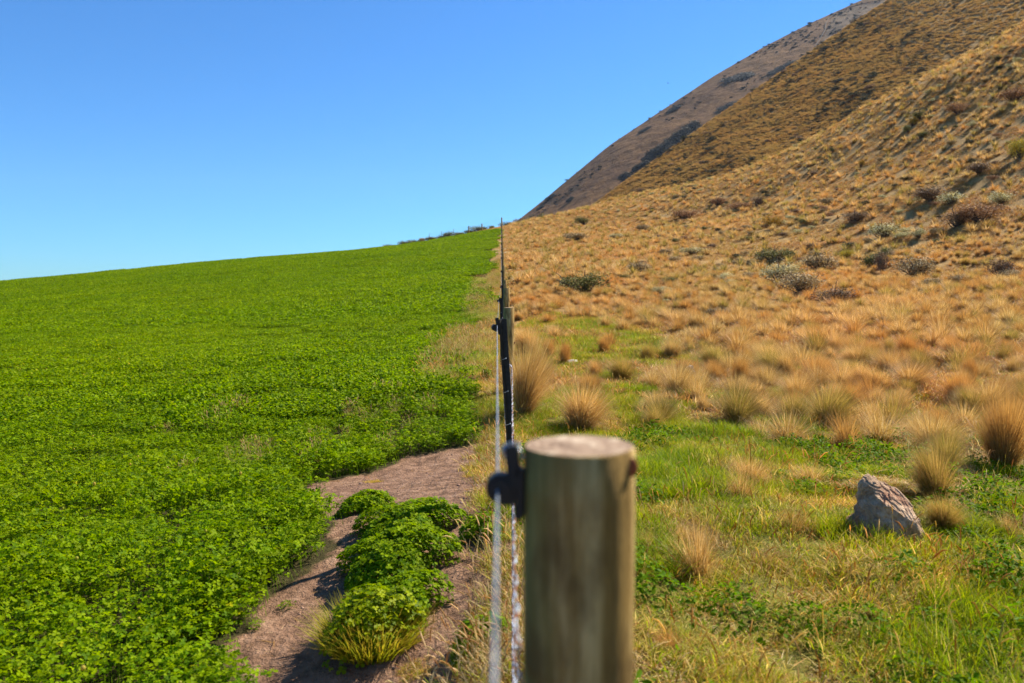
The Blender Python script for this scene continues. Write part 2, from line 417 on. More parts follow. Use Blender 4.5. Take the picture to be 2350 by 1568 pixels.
def scatter(name, pts, rot, scl, idx, protos, label, cat='grass'):
    n = len(pts)
    me = bpy.data.meshes.new(name); me.vertices.add(n); me.vertices.foreach_set('co', np.asarray(pts, np.float32).ravel())
    for nm, arr, ty, ky in (('rot', rot, 'FLOAT_VECTOR', 'vector'), ('scl', scl, 'FLOAT_VECTOR', 'vector'), ('idx', idx, 'INT', 'value')):
        at_ = me.attributes.new(nm, ty, 'POINT'); at_.data.foreach_set(ky, np.asarray(arr, np.int32 if ty == 'INT' else np.float32).ravel())
    o = bpy.data.objects.new(name, me); C.objects.link(o)
    g = bpy.data.node_groups.new(name+'_scatter', 'GeometryNodeTree')
    g.interface.new_socket('Geometry', in_out='INPUT', socket_type='NodeSocketGeometry'); g.interface.new_socket('Geometry', in_out='OUTPUT', socket_type='NodeSocketGeometry')
    gi = g.nodes.new('NodeGroupInput'); go = g.nodes.new('NodeGroupOutput')
    ip = g.nodes.new('GeometryNodeInstanceOnPoints'); jn = g.nodes.new('GeometryNodeJoinGeometry')
    for pr in reversed(protos):
        oi = g.nodes.new('GeometryNodeObjectInfo'); oi.inputs['Object'].default_value = pr; oi.inputs['As Instance'].default_value = True
        g.links.new(oi.outputs['Geometry'], jn.inputs[0])
    ip.inputs['Pick Instance'].default_value = True
    def na(nm, ty, sock):
        a_ = g.nodes.new('GeometryNodeInputNamedAttribute'); a_.data_type = ty; a_.inputs['Name'].default_value = nm
        g.links.new(a_.outputs['Attribute'], sock)
    na('idx', 'INT', ip.inputs['Instance Index']); na('rot', 'FLOAT_VECTOR', ip.inputs['Rotation']); na('scl', 'FLOAT_VECTOR', ip.inputs['Scale'])
    g.links.new(gi.outputs[0], ip.inputs['Points']); g.links.new(jn.outputs[0], ip.inputs['Instance']); g.links.new(ip.outputs[0], go.inputs[0])
    md = o.modifiers.new('scatter', 'NODES'); md.node_group = g
    tag(o, label, cat, kind='stuff')
    return o
def jit(x0, x1, y0, y1, step):
    X, Y = np.meshgrid(np.arange(x0, x1, step), np.arange(y0, y1, step)); X = X.ravel(); Y = Y.ravel()
    return X+rng.uniform(-.5, .5, len(X))*step, Y+rng.uniform(-.5, .5, len(X))*step
def inview(x, y, m=1.0, mx=.70):
    return (np.abs(x) < y*mx+m) & (y > 1.0)

def leafquads(c, nrm, dirv, L, W, fold=.15):
    """one folded leaf blade per row: base c, length L along dirv, width W"""
    nrm = nrm/np.linalg.norm(nrm, axis=1)[:, None]
    d = dirv-(dirv*nrm).sum(1)[:, None]*nrm; d /= np.linalg.norm(d, axis=1)[:, None]+1e-9; s = np.cross(nrm, d)
    L = L[:, None]; W = W[:, None]; up = nrm*W*fold
    base = c; tip = c+d*L; l1 = c+d*L*.45+s*W*.5+up; l2 = c+d*L*.85+s*W*.38+up; r1 = c+d*L*.45-s*W*.5+up; r2 = c+d*L*.85-s*W*.38+up
    n = len(c); V = np.stack([base, l1, l2, tip, r2, r1], 1).reshape(-1, 3); b = np.arange(n)[:, None]*6
    return V, np.concatenate([b+np.array([[0, 3, 2, 1]]), b+np.array([[0, 5, 4, 3]])])
def blades(base, dirv, L, W, bend, seg=3, droop=None):
    """grass ribbons: start at base, rise along dirv, bend outward; rows n"""
    n = len(base); dirv = dirv/np.linalg.norm(dirv, axis=1)[:, None]
    hor = dirv.copy(); hor[:, 2] = 0; hor /= np.linalg.norm(hor, axis=1)[:, None]+1e-6
    side = np.cross(dirv, np.array([0, 0, 1.])); bad = np.linalg.norm(side, axis=1) < 1e-3; side[bad] = (1, 0, 0); side /= np.linalg.norm(side, axis=1)[:, None]
    rt = rng.uniform(-1, 1, n)[:, None]; side = side*np.sqrt(1-rt*rt*.8)+hor*rt*.9; side /= np.linalg.norm(side, axis=1)[:, None]
    P0 = base.copy(); rows = []; d = dirv.copy(); p = base.copy()
    for i in range(seg+1):
        t = i/seg; wd = (W*(1-t)**.7+W*.08)[:, None]*.5
        rows += [p-side*wd, p+side*wd]
        p = p+d*(L/seg)[:, None]
        d = d+hor*(bend/seg)[:, None]; d[:, 2] -= bend/seg*.55; d /= np.linalg.norm(d, axis=1)[:, None]
    V = np.stack(rows, 1); m_ = V.shape[1]; V = V.reshape(-1, 3); b = np.arange(n)[:, None]*m_
    F = np.concatenate([b+np.array([[2*i, 2*i+1, 2*i+3, 2*i+2]]) for i in range(seg)])
    tt_ = np.tile(np.repeat(np.linspace(0, 1, seg+1), 2), n)
    return V, F, tt_, m_

def jitcol(base, n, amt=.18, hue=.12):
    c = np.array(base)[None, :3]*(1+rng.normal(0, amt, (n, 1)))*(1+rng.normal(0, hue, (n, 3)))
    return np.clip(c, .004, .95)

# ---- clover
CL = [lin(133, 154, 0)[:3], lin(117, 145, 0)[:3], lin(140, 161, 0)[:3], lin(88, 118, 0)[:3]]
def clover_proto(size, nleaf, h0, h1, leafr, name, simple=False, flowers=3, tilt=.55):
    mb = MB()
    x = rng.uniform(-size/2, size/2, nleaf); y = rng.uniform(-size/2, size/2, nleaf)
    t = rng.beta(2.6, 1.1, nleaf); z = h0+(h1-h0)*t
    ctr = np.stack([x, y, z], 1)
    nrm = np.stack([rng.normal(0, tilt, nleaf), rng.normal(0, tilt, nleaf), np.ones(nleaf)], 1)
    yaw = rng.uniform(0, 2*math.pi, nleaf); r = leafr*rng.uniform(.65, 1.25, nleaf)
    pick = rng.integers(0, 4, nleaf); col = np.array(CL)[pick]*(1+rng.normal(0, .13, (nleaf, 1)))
    yel = rng.random(nleaf) < .003; col[yel] = lin(180, 176, 40)[:3]
    for q in range(1 if simple else 3):
        a_ = yaw+q*2.094; d = np.stack([np.cos(a_), np.sin(a_), rng.normal(.0, .12, nleaf)], 1)
        nn = nrm+.22*d
        V, F = leafquads(ctr, nn, d, r*(2 if simple else 1), r*(1.6 if simple else .85)); mb.add(V, F, np.repeat(np.clip(col*(1+rng.normal(0, .05, (nleaf, 1))), 0, 1), 6, 0))
    if not simple:
        ns = nleaf//5; s = rng.choice(nleaf, ns); b = ctr[s].copy(); b[:, 2] = 0; b[:, :2] += rng.normal(0, .02, (ns, 2)); dv = ctr[s]-b
        V, F, tt_, _ = blades(b, dv, np.linalg.norm(dv, axis=1), np.full(ns, .003), np.zeros(ns), 1); mb.add(V, F, lin(120, 150, 50)[:3])
    for _ in range(flowers):
        c = np.array([rng.uniform(-size/2, size/2), rng.uniform(-size/2, size/2), h1*rng.uniform(.95, 1.12)]); rr = rng.uniform(.007, .011)
        V, F = ball(c, rr, 6, 4); mb.add(V, F, jitcol(lin(205, 190, 150), 1)[0])
    return mb.build(name, M['clover'], link=False)
def ball(c, r, nu=8, nv=5, sq=(1, 1, 1)):
    V = []; 
    for j in range(nv+1):
        ph = math.pi*j/nv
        for i in range(nu):
            th = 2*math.pi*i/nu; V.append((c[0]+r*sq[0]*math.sin(ph)*math.cos(th), c[1]+r*sq[1]*math.sin(ph)*math.sin(th), c[2]+r*sq[2]*math.cos(ph)))
    F = [[j*nu+i, j*nu+(i+1) % nu, (j+1)*nu+(i+1) % nu, (j+1)*nu+i] for j in range(nv) for i in range(nu)]
    return np.array(V), np.array(F)

cl_near = [clover_proto(.5, 440, .02, .20, .0185, 'clover_patch', flowers=int(rng.random() < .5)) for _ in range(8)]
cl_mid = [clover_proto(.9, 1350, .03, .22, .0195, 'clover_patch_mid', True, 1, .6) for _ in range(6)]
cl_far = [clover_proto(2.4, 3600, .03, .25, .036, 'clover_patch_far', True, 0, .6) for _ in range(5)]
cl_edge = [clover_proto(.18, 46, .01, .17, .019, 'clover_tuft', flowers=0) for _ in range(6)]
def eroded(x, y, r):
    k_ = clover_mask(x, y)
    for a_ in range(8): k_ &= clover_mask(x+r*math.cos(a_*.785), y+r*math.sin(a_*.785))
    return k_
def canopy(x, y): return 1+.42*fbm(x*1.4, y*1.4, 71, 3)+.2*fbm(x*.35, y*.35, 75, 2)
def clover_layer(name, step, x0, x1, y0, y1, protos, cond, label, zoff=0):
    x, y = jit(x0, x1, y0, y1, step); m_ = inview(x, y, 3.5, .82) & cond(x, y); x, y = x[m_], y[m_]; m_ = clover_mask(x, y); x, y = x[m_], y[m_]
    yaw = rng.uniform(0, 6.28, len(x)); s = rng.uniform(.85, 1.15, len(x)); sz = s*canopy(x, y)
    z = H(x, y)
    return (np.stack([x, y, z+zoff], 1), tilt_rot(x, y, yaw), np.stack([s, s, sz], 1), rng.integers(0, len(protos), len(x)))
parts_ = []
A1 = clover_layer('c', .36, -13, 0, 1.2, 11.5, cl_near, lambda x, y: (y < 11) & eroded(x, y, .26), '')
A0 = clover_layer('c', .105, -4, 0, 1.2, 11.5, cl_edge, lambda x, y: (y < 11.5) & eroded(x, y, .05) & ~eroded(x, y, .34), '')
sx, sy = jit(-2.4, 0, 2.2, 7.5, .16); m_ = ~clover_mask(sx, sy) & clover_mask(sx-.22, sy+.05) & (sx < fx(sy)-.25) & (rng.random(len(sx)) < .22); sx, sy = sx[m_], sy[m_]; sn = len(sx); ss = rng.uniform(.3, .75, sn)
A0 = (np.concatenate([A0[0], np.stack([sx, sy, H(sx, sy)], 1)]), np.concatenate([A0[1], tilt_rot(sx, sy, rng.uniform(0, 6.28, sn))]), np.concatenate([A0[2], np.stack([ss, ss, ss*.7], 1)]), np.concatenate([A0[3], rng.integers(0, 6, sn)]))
A0[2][:, 2] *= rng.uniform(.55, 1.1, len(A0[2]))
A2 = clover_layer('c', .62, -30, 0, 10.5, 32, cl_mid, lambda x, y: (y < 31) & eroded(x, y, .35), '')
A3 = clover_layer('c', 1.25, -110, 0, 30, 113, cl_far, lambda x, y: (x > -108) & eroded(x, y, .75), '')
off = 0; cat_ = [[], [], [], []]
for A_, pr in ((A0, cl_edge), (A1, cl_near), (A2, cl_mid), (A3, cl_far)):
    for i in range(4): cat_[i].append(A_[i]+(off if i == 3 else 0))
    off += len(pr)
scatter('clover_field', *[np.concatenate(c) for c in cat_], cl_edge+cl_near+cl_mid+cl_far, 'dense bright green clover crop filling the field left of the fence', 'clover')
print('clover', [len(c) for c in cat_[0]])

# ---- clover plants standing on the bare strip (countable)
def clump(name, px, py, w_px, h, label, grassy=False):
    x0, y0 = P(px, py); d = y0; rad = w_px/FPX*d/2*1.12; h = h*.98
    mb = MB(); n = int(8500*(rad*rad*3.3)); n = max(n, 260)
    th = rng.uniform(0, 6.283, n); rr = np.sqrt(rng.random(n)); lump = 1+.18*np.sin(th*3+px)+.1*np.sin(th*5+1)
    X = np.cos(th)*rr*rad*lump; Y = np.sin(th)*rr*rad*lump*1.05
    dome = np.sqrt(np.clip(1-rr**2.4, 0, 1)); top = h*(.25+.75*dome)*(1+.2*fbm(X*7+px, Y*7, 5, 2))
    Z = top*rng.beta(3, 1, n)
    ctr = np.stack([X, Y, Z+H(x0+X, y0+Y)-H(x0, y0)], 1)
    nrm = np.stack([X/rad*.8+rng.normal(0, .45, n), Y/rad*.8+rng.normal(0, .45, n), np.ones(n)*(.5+dome)], 1)
    yaw = rng.uniform(0, 6.283, n); r = .020*rng.uniform(.6, 1.25, n); col = np.array(CL)[rng.integers(0, 4, n)]*(1+rng.normal(0, .13, (n, 1)))
    if grassy: keep = rng.random(n) < .8; col = col*np.array([1.12, 1.0, 1])
    else: keep = np.ones(n, bool)
    for q in range(3):
        a_ = yaw+q*2.094; dd = np.stack([np.cos(a_), np.sin(a_), np.zeros(n)], 1)
        V, F = leafquads(ctr[keep], (nrm+.2*dd)[keep], dd[keep], r[keep], r[keep]*.85); mb.add(V, F, np.repeat(np.clip(col[keep], 0, 1), 6, 0))
    if grassy:
        m_ = 1700; th = rng.uniform(0, 6.283, m_); rr = np.sqrt(rng.random(m_))*.95; b = np.stack([np.cos(th)*rr*rad, np.sin(th)*rr*rad, np.zeros(m_)], 1)
        dv = np.stack([np.cos(th)*rr*.9+rng.normal(0, .2, m_), np.sin(th)*rr*.9+rng.normal(0, .2, m_), np.ones(m_)], 1)
        V, F, tt_, k_ = blades(b, dv, rng.uniform(.10, .24, m_)*h/.25, np.full(m_, .0055), rng.uniform(.1, .6, m_))
        c = np.repeat(jitcol(lin(150, 158, 28), m_), k_, 0); c2 = np.array(lin(186, 150, 84)[:3]); f = (tt_**2)[:, None]*.75; mb.add(V, F, c*(1-f)+c2*f)
    o = mb.build(name, M['clover'] if not grassy else M['grass']); o.location = (x0, y0, float(H(x0, y0))-.01)
    tag(o, label, 'plant', None)
    return o
clump('clover_clump', 838, 1168, 105, .13, 'smallest clover clump with yellowing leaves, at the upper left of the bare soil strip')
clump('clover_clump', 930, 1225, 215, .20, 'leafy clover clump just below the small yellowing one on the bare soil')
clump('clover_clump', 905, 1320, 235, .24, 'broad bright green clover clump in the middle of the row on bare soil')
clump('clover_clump', 930, 1405, 170, .20, 'bright clover clump directly behind the grassy tuft on bare soil')
clump('grass_clump', 850, 1478, 190, .26, 'yellow green grassy tuft casting a dark shadow across the bare soil', True)
clump('clover_clump', 1095, 1490, 115, .17, 'dark green clover clump under the wires at the fence foot, nearest the camera')
clump('clover_clump', 1110, 1235, 95, .15, 'dark green clover clump against the fence foot beside the soil strip')
clump('clover_clump', 1118, 875, 34, .2, 'small dark clover plant at the fence foot beyond the black insulator')

# ------------------------------------------------------------------ grass around the fence and on the right
G_BRIGHT = lin(160, 168, 14); G_DEEP = lin(120, 142, 12); G_OLIVE = lin(152, 144, 40); STRAW = lin(226, 198, 142); TAN = lin(184, 140, 78); RUST = lin(160, 116, 66)
def turf_proto(size, n, h, cols, wts, name, mat_, seeds=0, spread=.75, bend=.9, wid=.0040):
    mb = MB(); x = rng.uniform(-size/2, size/2, n); y = rng.uniform(-size/2, size/2, n)
    cx = rng.uniform(-size/2, size/2, 12); cy = rng.uniform(-size/2, size/2, 12); q = rng.integers(0, 12, n); kk = rng.random(n) < .55
    x = np.where(kk, cx[q]+rng.normal(0, .03, n), x); y = np.where(kk, cy[q]+rng.normal(0, .03, n), y)
    dv = np.stack([rng.normal(0, spread, n)+(x-cx[q])*kk*8, rng.normal(0, spread, n)+(y-cy[q])*kk*8, np.ones(n)], 1)
    V, F, tt_, k_ = blades(np.stack([x, y, np.zeros(n)], 1), dv, h*rng.uniform(.45, 1.2, n), np.full(n, wid)*rng.uniform(.6, 1.4, n), bend*rng.uniform(.3, 1.5, n))
    pc = rng.choice(len(cols), n, p=np.array(wts)/sum(wts)); c = np.array([cc[:3] for cc in cols])[pc]*(1+rng.normal(0, .15, (n, 1)))
    mb.add(V, F, np.repeat(np.clip(c, 0, 1), k_, 0))
    for _ in range(seeds):
        bx, by = rng.uniform(-size/2, size/2, 2); d = np.array([rng.normal(0, .45), rng.normal(0, .45), 1]); d /= np.linalg.norm(d); L = h*rng.uniform(1.2, 2.0)
        p0 = np.array([bx, by, 0]); p1 = p0+d*L; pts = [p0, p0+d*L*.6, p1+np.array([d[0], d[1], -.3])*.012]
        col = jitcol(STRAW if rng.random() < .6 else TAN, 1, .15, .04)[0]
        V, F, _, _ = blades(np.array([p0]), np.array([d]), np.array([L]), np.array([.002]), np.array([.15]), 2); mb.add(V, F, col)
        V, F = smooth_tube([p1-d*.02, p1, p1+d*.03+np.array([d[0], d[1], -.2])*.01, p1+d*.05+np.array([d[0], d[1], -.4])*.03], [.001, .0029, .0024, .0005], 4); mb.add(V, F, col)
    return mb.build(name, mat_, link=False)
cols = (G_BRIGHT, G_DEEP, G_OLIVE, STRAW, TAN, RUST)
gr_green = [turf_proto(.42, 860, .095, cols, (6, 4, 2, .7, .5, .2), 'green_turf', M['grass'], 4) for _ in range(5)]
gr_mixed = [turf_proto(.42, 900, .085, cols, (3.2, 1.6, 2.6, 2.6, 1.8, .9), 'mixed_turf', M['grass'], 8, .9) for _ in range(5)]
gr_lush = [turf_proto(.42, 800, .16, cols, (6, 8, 1, .3, .1, .0), 'lush_turf', M['grass'], 1, .45, .9) for _ in range(3)]
gr_dead = [turf_proto(.42, 680, .07, cols, (.5, .1, 1.2, 4.4, 3.2, 1.4), 'dead_turf', M['dry'], 5, 1.3, 1.0) for _ in range(4)]
gr_seed = [turf_proto(.34, 260, .13, cols, (1.5, .6, 1.6, 2.6, 1.8, .5), 'seeding_barley_grass', M['dry'], 30, .7, .7) for _ in range(4)]
gr_tanL = [turf_proto(1.3, 900, .20, (TAN, STRAW, G_OLIVE, lin(200, 146, 84), lin(160, 112, 62)), (4, 1.6, 1.0, 3, 2), 'dry_hill_turf', M['tussock'], 0, .8, .7, .013) for _ in range(5)]
gr_weed = [turf_proto(.34, 200, .13, (lin(170, 168, 90), lin(150, 160, 60), lin(196, 182, 120)), (2, 2, 1), 'pale_weed', M['grass'], 8, .7, .6, .004) for _ in range(3)]
def weed_proto():
    mb = MB(); n = 170; x = rng.normal(0, .09, n); y = rng.normal(0, .09, n); r_ = np.hypot(x, y); z = .02+.07*np.exp(-(r_/.1)**2)*rng.uniform(.5, 1.2, n); a_ = rng.uniform(0, 6.28, n)
    V, F = leafquads(np.stack([x, y, z], 1), np.stack([x*4+rng.normal(0, .4, n), y*4+rng.normal(0, .4, n), np.ones(n)], 1), np.stack([np.cos(a_), np.sin(a_), np.zeros(n)], 1), rng.uniform(.014, .032, n), rng.uniform(.01, .018, n))
    mb.add(V, F, np.repeat(jitcol(lin(96, 126, 12), n, .15, .05), 6, 0)); return mb.build('leafy_weed', M['clover'], link=False)
gr_leaf = [weed_proto() for _ in range(4)]
turf = gr_green+gr_mixed+gr_lush+gr_dead+gr_seed+gr_tanL+gr_weed+gr_leaf
T0 = np.cumsum([0]+[len(q) for q in (gr_green, gr_mixed, gr_lush, gr_dead, gr_seed, gr_tanL, gr_weed, gr_leaf)])

lush_spots = [(P(*q), r) for q, r in (((1540, 1085), .42), (1720+0j, 0) if 0 else ((1790, 985), .55), ((1490, 1085), .5), ((2000, 1238), .22), ((2090, 1235), .2), ((1330, 800), .9), ((1430, 950), .5), ((2330, 1370), .25), ((1620, 1060), .4), ((1450, 905), .4), ((2180, 1215), .3), ((1650, 905), .5), ((1800, 1050), .45))]
bare_spots = [(P(*q), r) for q, r in (((2160, 1415), .12), ((2350, 1110), .35), ((2010, 1395), .1))]
G = [[], [], [], []]
def put(x, y, idx, s, sz=None, zoff=0.):
    if not len(x): return
    G[0].append(np.stack([x, y, H(x, y)+zoff], 1)); G[1].append(tilt_rot(x, y, rng.uniform(0, 6.28, len(x)))); sz = s if sz is None else sz
    G[2].append(np.stack([s, s, sz], 1)); G[3].append(idx)
def pick(group, n): return rng.integers(T0[group], T0[group+1], n)
# right side, near
x, y = jit(-.1, 14, 1.6, 15.5, .27); m_ = (x > fx(y)+.02) & inview(x, y, 2.2); x, y = x[m_], y[m_]
g = fbm(x*.9, y*.9, 91, 3)*.5+.5; ing = inside(x, y, green_lane); k_ = np.where(ing & (y > 7.5), .22, np.where(ing, .42, .95))+.9*(g-.5)+.7*(vn(x*3.2, y*3.2, 29)-.5)+rng.normal(0, .12, len(x))
k_ = k_-.25*sst(7, 9, y)*(fbm(x*.5, y*.35, 15, 2) > .0); grp = np.where(k_ < .33, 0, np.where(k_ < .68, 1, 3))
for (cx_, cy_), r in lush_spots: grp[(np.hypot(x-cx_, y-cy_) < r*rng.uniform(.7, 1.15, len(x)))] = 2
tuf = (vn(x*1.9+7, y*1.9, 63) > .74) & (rng.random(len(x)) < .7); grp[tuf] = 2
for (cx_, cy_), r in bare_spots: grp[(np.hypot(x-cx_, y-cy_) < r)] = -1
for q in (0, 1, 2, 3):
    w_ = grp == q; n = w_.sum(); s = rng.uniform(.8, 1.2, n); hz = (.25+1.45*vn(x[w_]*2.3, y[w_]*2.3, 17))*(.8 if q == 2 else 1); put(x[w_], y[w_], pick(q, n), s, s*hz)
x, y = jit(.1, 7, 1.6, 9, .3); m_ = (x > fx(y)+.1) & inview(x, y, 1.5) & (vn(x*1.3+3, y*1.3, 81) > .52) & (rng.random(len(x)) < .75); x, y = x[m_], y[m_]; s = rng.uniform(.8, 1.5, len(x)); put(x, y, pick(7, len(x)), s, s*1.2, .015)
# verge between soil strip and fence foot
x, y = jit(-1.2, .25, 1.5, 60, .20); u = x-fx(y); wv = np.interp(y, [1.5, 2.9, 3.6, 5, 7, 12, 30], [.34, .24, .18, .18, .24, .42, .75])*(.75+.5*vn(y*1.7, x*0, 5))
m_ = (u > -wv) & (u < .12) & inview(x, y, .6); x, y = x[m_], y[m_]; r_ = rng.random(len(x))
s = rng.uniform(.7, 1.15, len(x)); q = np.where((y > 8) & (rng.random(len(x)) < .75), np.where(r_ < .6, pick(6, len(x)), pick(0, len(x))), pick(4, len(x))); q = np.where(r_ < .55, q, np.where(r_ < .85, pick(1, len(x)), np.where(y > 8, q, pick(3, len(x))))); put(x, y, q, s)
# foreground dry grass at the lower edge of the soil
x, y = jit(-.9, .1, 2.2, 3.12, .2); m_ = (x > -.62+.1*np.sin(y*9)) & (y < 2.96+.12*(x+.4)); x, y = x[m_], y[m_]; s = rng.uniform(.5, .8, len(x)); put(x, y, pick(3, len(x)), s)
# sparse weeds on the soil
x, y = jit(-2.2, 0, 2.4, 7, .5); m_ = ~clover_mask(x, y) & (rng.random(len(x)) < .16); x, y = x[m_], y[m_]; s = rng.uniform(.25, .4, len(x)); put(x, y, pick(1, len(x)), s)
# weedy pale strip inside the clover along the fence
weed = poly([(1128, 640), (1140, 760), (1120, 850), (1090, 880), (985, 905), (990, 850), (1040, 790), (1060, 745), (1090, 650)])
x, y = jit(-7, 0, 7, 60, .24); m_ = inside(x, y, weed) & (vn(x*1.8, y*1.2, 44)+rng.normal(0, .15, len(x)) > .56); x, y = x[m_], y[m_]; s = rng.uniform(.8, 1.3, len(x)); put(x, y, np.where(rng.random(len(x)) < .6, pick(6, len(x)), pick(4, len(x))), s, s*1.2, .13)
for (a_, b_), r, n in ((P(650, 1075), .5, 9), (P(500, 990), .5, 7), (P(950, 940), .5, 9), (P(780, 1060), .4, 4)):
    x = a_+rng.normal(0, r, n); y = b_+rng.normal(0, r, n); m_ = clover_mask(x, y); x, y = x[m_], y[m_]; s = rng.uniform(.4, .8, len(x)); put(x, y, pick(4, len(x)), s, s*1.25, .12)
xl, yl = jit(0, 12, 13, 30, .38); m_ = inside(xl, yl, green_lane) & (yl > 15) & (xl > fx(yl)+.1); xl, yl = xl[m_], yl[m_]; s = rng.uniform(1.1, 1.6, len(xl)); gq = rng.random(len(xl))+.5*fbm(xl*.8, yl*.6, 19, 3)
put(xl, yl, np.where(gq > .35, pick(0, len(xl)), pick(1, len(xl))), s, s*1.1)
# dry turf farther up and on the hillside
xa, ya = jit(0, 16, 7.5, 24, .55); xb_, yb_ = jit(-1, 110, 24, 125, .95); x = np.concatenate([xa, xb_]); y = np.concatenate([ya, yb_]); u = x-fx(y)
dz = sst(8.5, 13, y+.35*x)*(.6+.4*(fbm(x*.5, y*.35, 15, 2) < .1))
m_ = (u > .3) & inview(x, y, 3) & (rng.random(len(x)) < dz) & ~(inside(x, y, green_lane) & (rng.random(len(x)) < .93)); x, y = x[m_], y[m_]
s = rng.uniform(.75, 1.15, len(x)); put(x, y, pick(5, len(x)), s, s*rng.uniform(.6, 1.0, len(x)))
# crest verge
x, y = jit(-45, 2, 112.5, 128, .9); m_ = (x > -40); x, y = x[m_], y[m_]; s = rng.uniform(.8, 1.2, len(x)); put(x, y, pick(5, len(x)), s)
gp, gr_, gs, gi_ = [np.concatenate(q) for q in G]
scatter('grass', gp, gr_, gs, gi_, turf, 'green and straw coloured pasture grass covering the ground right of the fence and the verge')
print('turf', len(gp))

# small clods and dead bits on the bare soil
def clod(r):
    mb = MB(); V, F = ball((0, 0, 0), r, 6, 4); V = V*(1+.35*rng.normal(0, 1, (len(V), 1))*.5)*np.array([1, 1, .6]); mb.add(V, F, (1, 1, 1)); return mb.build('soil_clod', M['clod'], link=False)
m_c, t_ = mat('soil_clod'); k = N(t_); k.out(k.pbr(k.ramp(k.noise(k.pos(), 14), ((.35, lin(120, 90, 74)), (.65, lin(180, 146, 124)))), .95)); M['clod'] = m_c
clods = [clod(.007) for _ in range(4)]+[turf_proto(.02, 2, .05, (STRAW, TAN), (1, 1), 'dead_stalk', M['dry'], 0, 6, .2) for _ in range(3)]
x, y = jit(-2.6, .1, 2.2, 8, .04); m_ = ~clover_mask(x, y) & (rng.random(len(x)) < .55) & (x < fx(y)); x, y = x[m_], y[m_]; n = len(x)
s = .3+rng.pareto(2.6, n)*.35; s = np.clip(s, .2, 2.4)
scatter('soil_clods', np.stack([x, y, H(x, y)+.001], 1), np.stack([np.zeros(n), np.zeros(n), rng.uniform(0, 6.28, n)], 1), np.stack([s, s, s], 1), rng.integers(0, 7, n), clods, 'crumbs of reddish soil and bits of dead stalk on the bare strip', 'soil')

# ------------------------------------------------------------------ tussocks
TU = (lin(202, 162, 98), lin(214, 176, 114), lin(188, 146, 82), lin(168, 132, 72), lin(226, 196, 148))
TG = (lin(166, 140, 70), lin(142, 130, 56), lin(196, 154, 90), lin(128, 122, 48), lin(206, 172, 112))
TR = (lin(200, 150, 86), lin(182, 132, 70), lin(210, 164, 102), lin(162, 118, 62), lin(190, 142, 80))
TM = (lin(172, 134, 78), lin(148, 118, 66), lin(190, 150, 92), lin(122, 102, 56), lin(180, 138, 80))
def tussock_mesh(name, n, pal, w, base_r=.10, bend=.9, skirt=.15, lean=.0, wmin=.3, link=False):
    """unit tussock: 1 m tall, spread about 1 m"""
    mb = MB(); th = rng.uniform(0, 6.283, n); q = rng.random(n)**.6
    ag = rng.uniform(0, 6.283, 7); th = np.where(rng.random(n) < .4, ag[rng.integers(0, 7, n)]+rng.normal(0, .16, n), th)
    b = np.stack([np.cos(th)*q*base_r, np.sin(th)*q*base_r, np.zeros(n)-.02], 1)
    out = q*rng.uniform(.15, 1.15, n)*.85
    dv = np.stack([np.cos(th)*out+rng.normal(0, .10, n)+lean, np.sin(th)*out+rng.normal(0, .10, n), np.ones(n)], 1)
    L = (.35+.85*rng.beta(2.2, 1.6, n))*(1.06-.16*out); bd = bend*rng.uniform(.1, 1.7, n)*(.35+out)
    sk = rng.random(n) < skirt; L[sk] *= .6; dv[sk, 2] = .35; bd[sk] += .5
    V, F, tt_, k_ = blades(b, dv, L, w*rng.uniform(.6, 1.3, n), bd, 4)
    c = np.array([p[:3] for p in pal])[rng.integers(0, len(pal), n)]*(1+rng.normal(0, .12, (n, 1)))
    c[sk] = np.array(lin(200, 166, 120)[:3])*(1+rng.normal(0, .12, (sk.sum(), 1)))
    c = np.repeat(c, k_, 0); g = np.array(lin(108, 104, 36)[:3]); f = np.clip(1-tt_*2.8, 0, 1)[:, None]*.45*(1-np.repeat(sk, k_)[:, None])
    V[:, 2] = np.maximum(V[:, 2], -.03)
    mb.add(V, F, np.clip(c*(1-f)+g*f, 0, 1)); return mb.build(name, M['tussock'], link=link)
tus_hi = [tussock_mesh('tussock', 3600, p, .0052, bend=b_, skirt=s_, lean=rng.uniform(-.3, .3)) for p, b_, s_ in ((TU, .9, .12), (TU, 1.2, .2), (TG, .9, .15), (TR, .7, .08), (TG, 1.3, .1), (TR, 1.0, .2))]
tus_wisp = [tussock_mesh('tussock', n_, p, .008, base_r=.22, bend=1.1, skirt=.3) for n_, p in ((900, TU), (700, TG), (800, TR))]
tus_md = [tussock_mesh('tussock', 700, p, .016, bend=b_) for p, b_ in ((TU, .9), (TU, 1.2), (TG, 1.1), (TR, .9), (TR, 1.2), (TU, .6))]
tus_lo = [tussock_mesh('tussock', 130, p, .040, bend=b_) for p, b_ in ((TU, .9), (TU, 1.2), (TG, 1.1), (TG, .9), (TR, 1.3), (TM, 1.0), (TM, 1.3), (TM, .8))]
placed = []
def tussock(x, y, wd, ht, src, label, group, lean=(0, 0)):
    o = bpy.data.objects.new('tussock', src.data); C.objects.link(o); o.location = (x, y, float(H(x, y))-.01)
    o.scale = (wd/1.15*random.uniform(.8, 1.15), wd/1.15*random.uniform(.85, 1.25), ht); o.rotation_euler = (lean[0]*1.8, lean[1]*1.8, random.uniform(0, 6.28)); placed.append((x, y, wd*.5))
    tag(o, label, 'tussock', group); return o
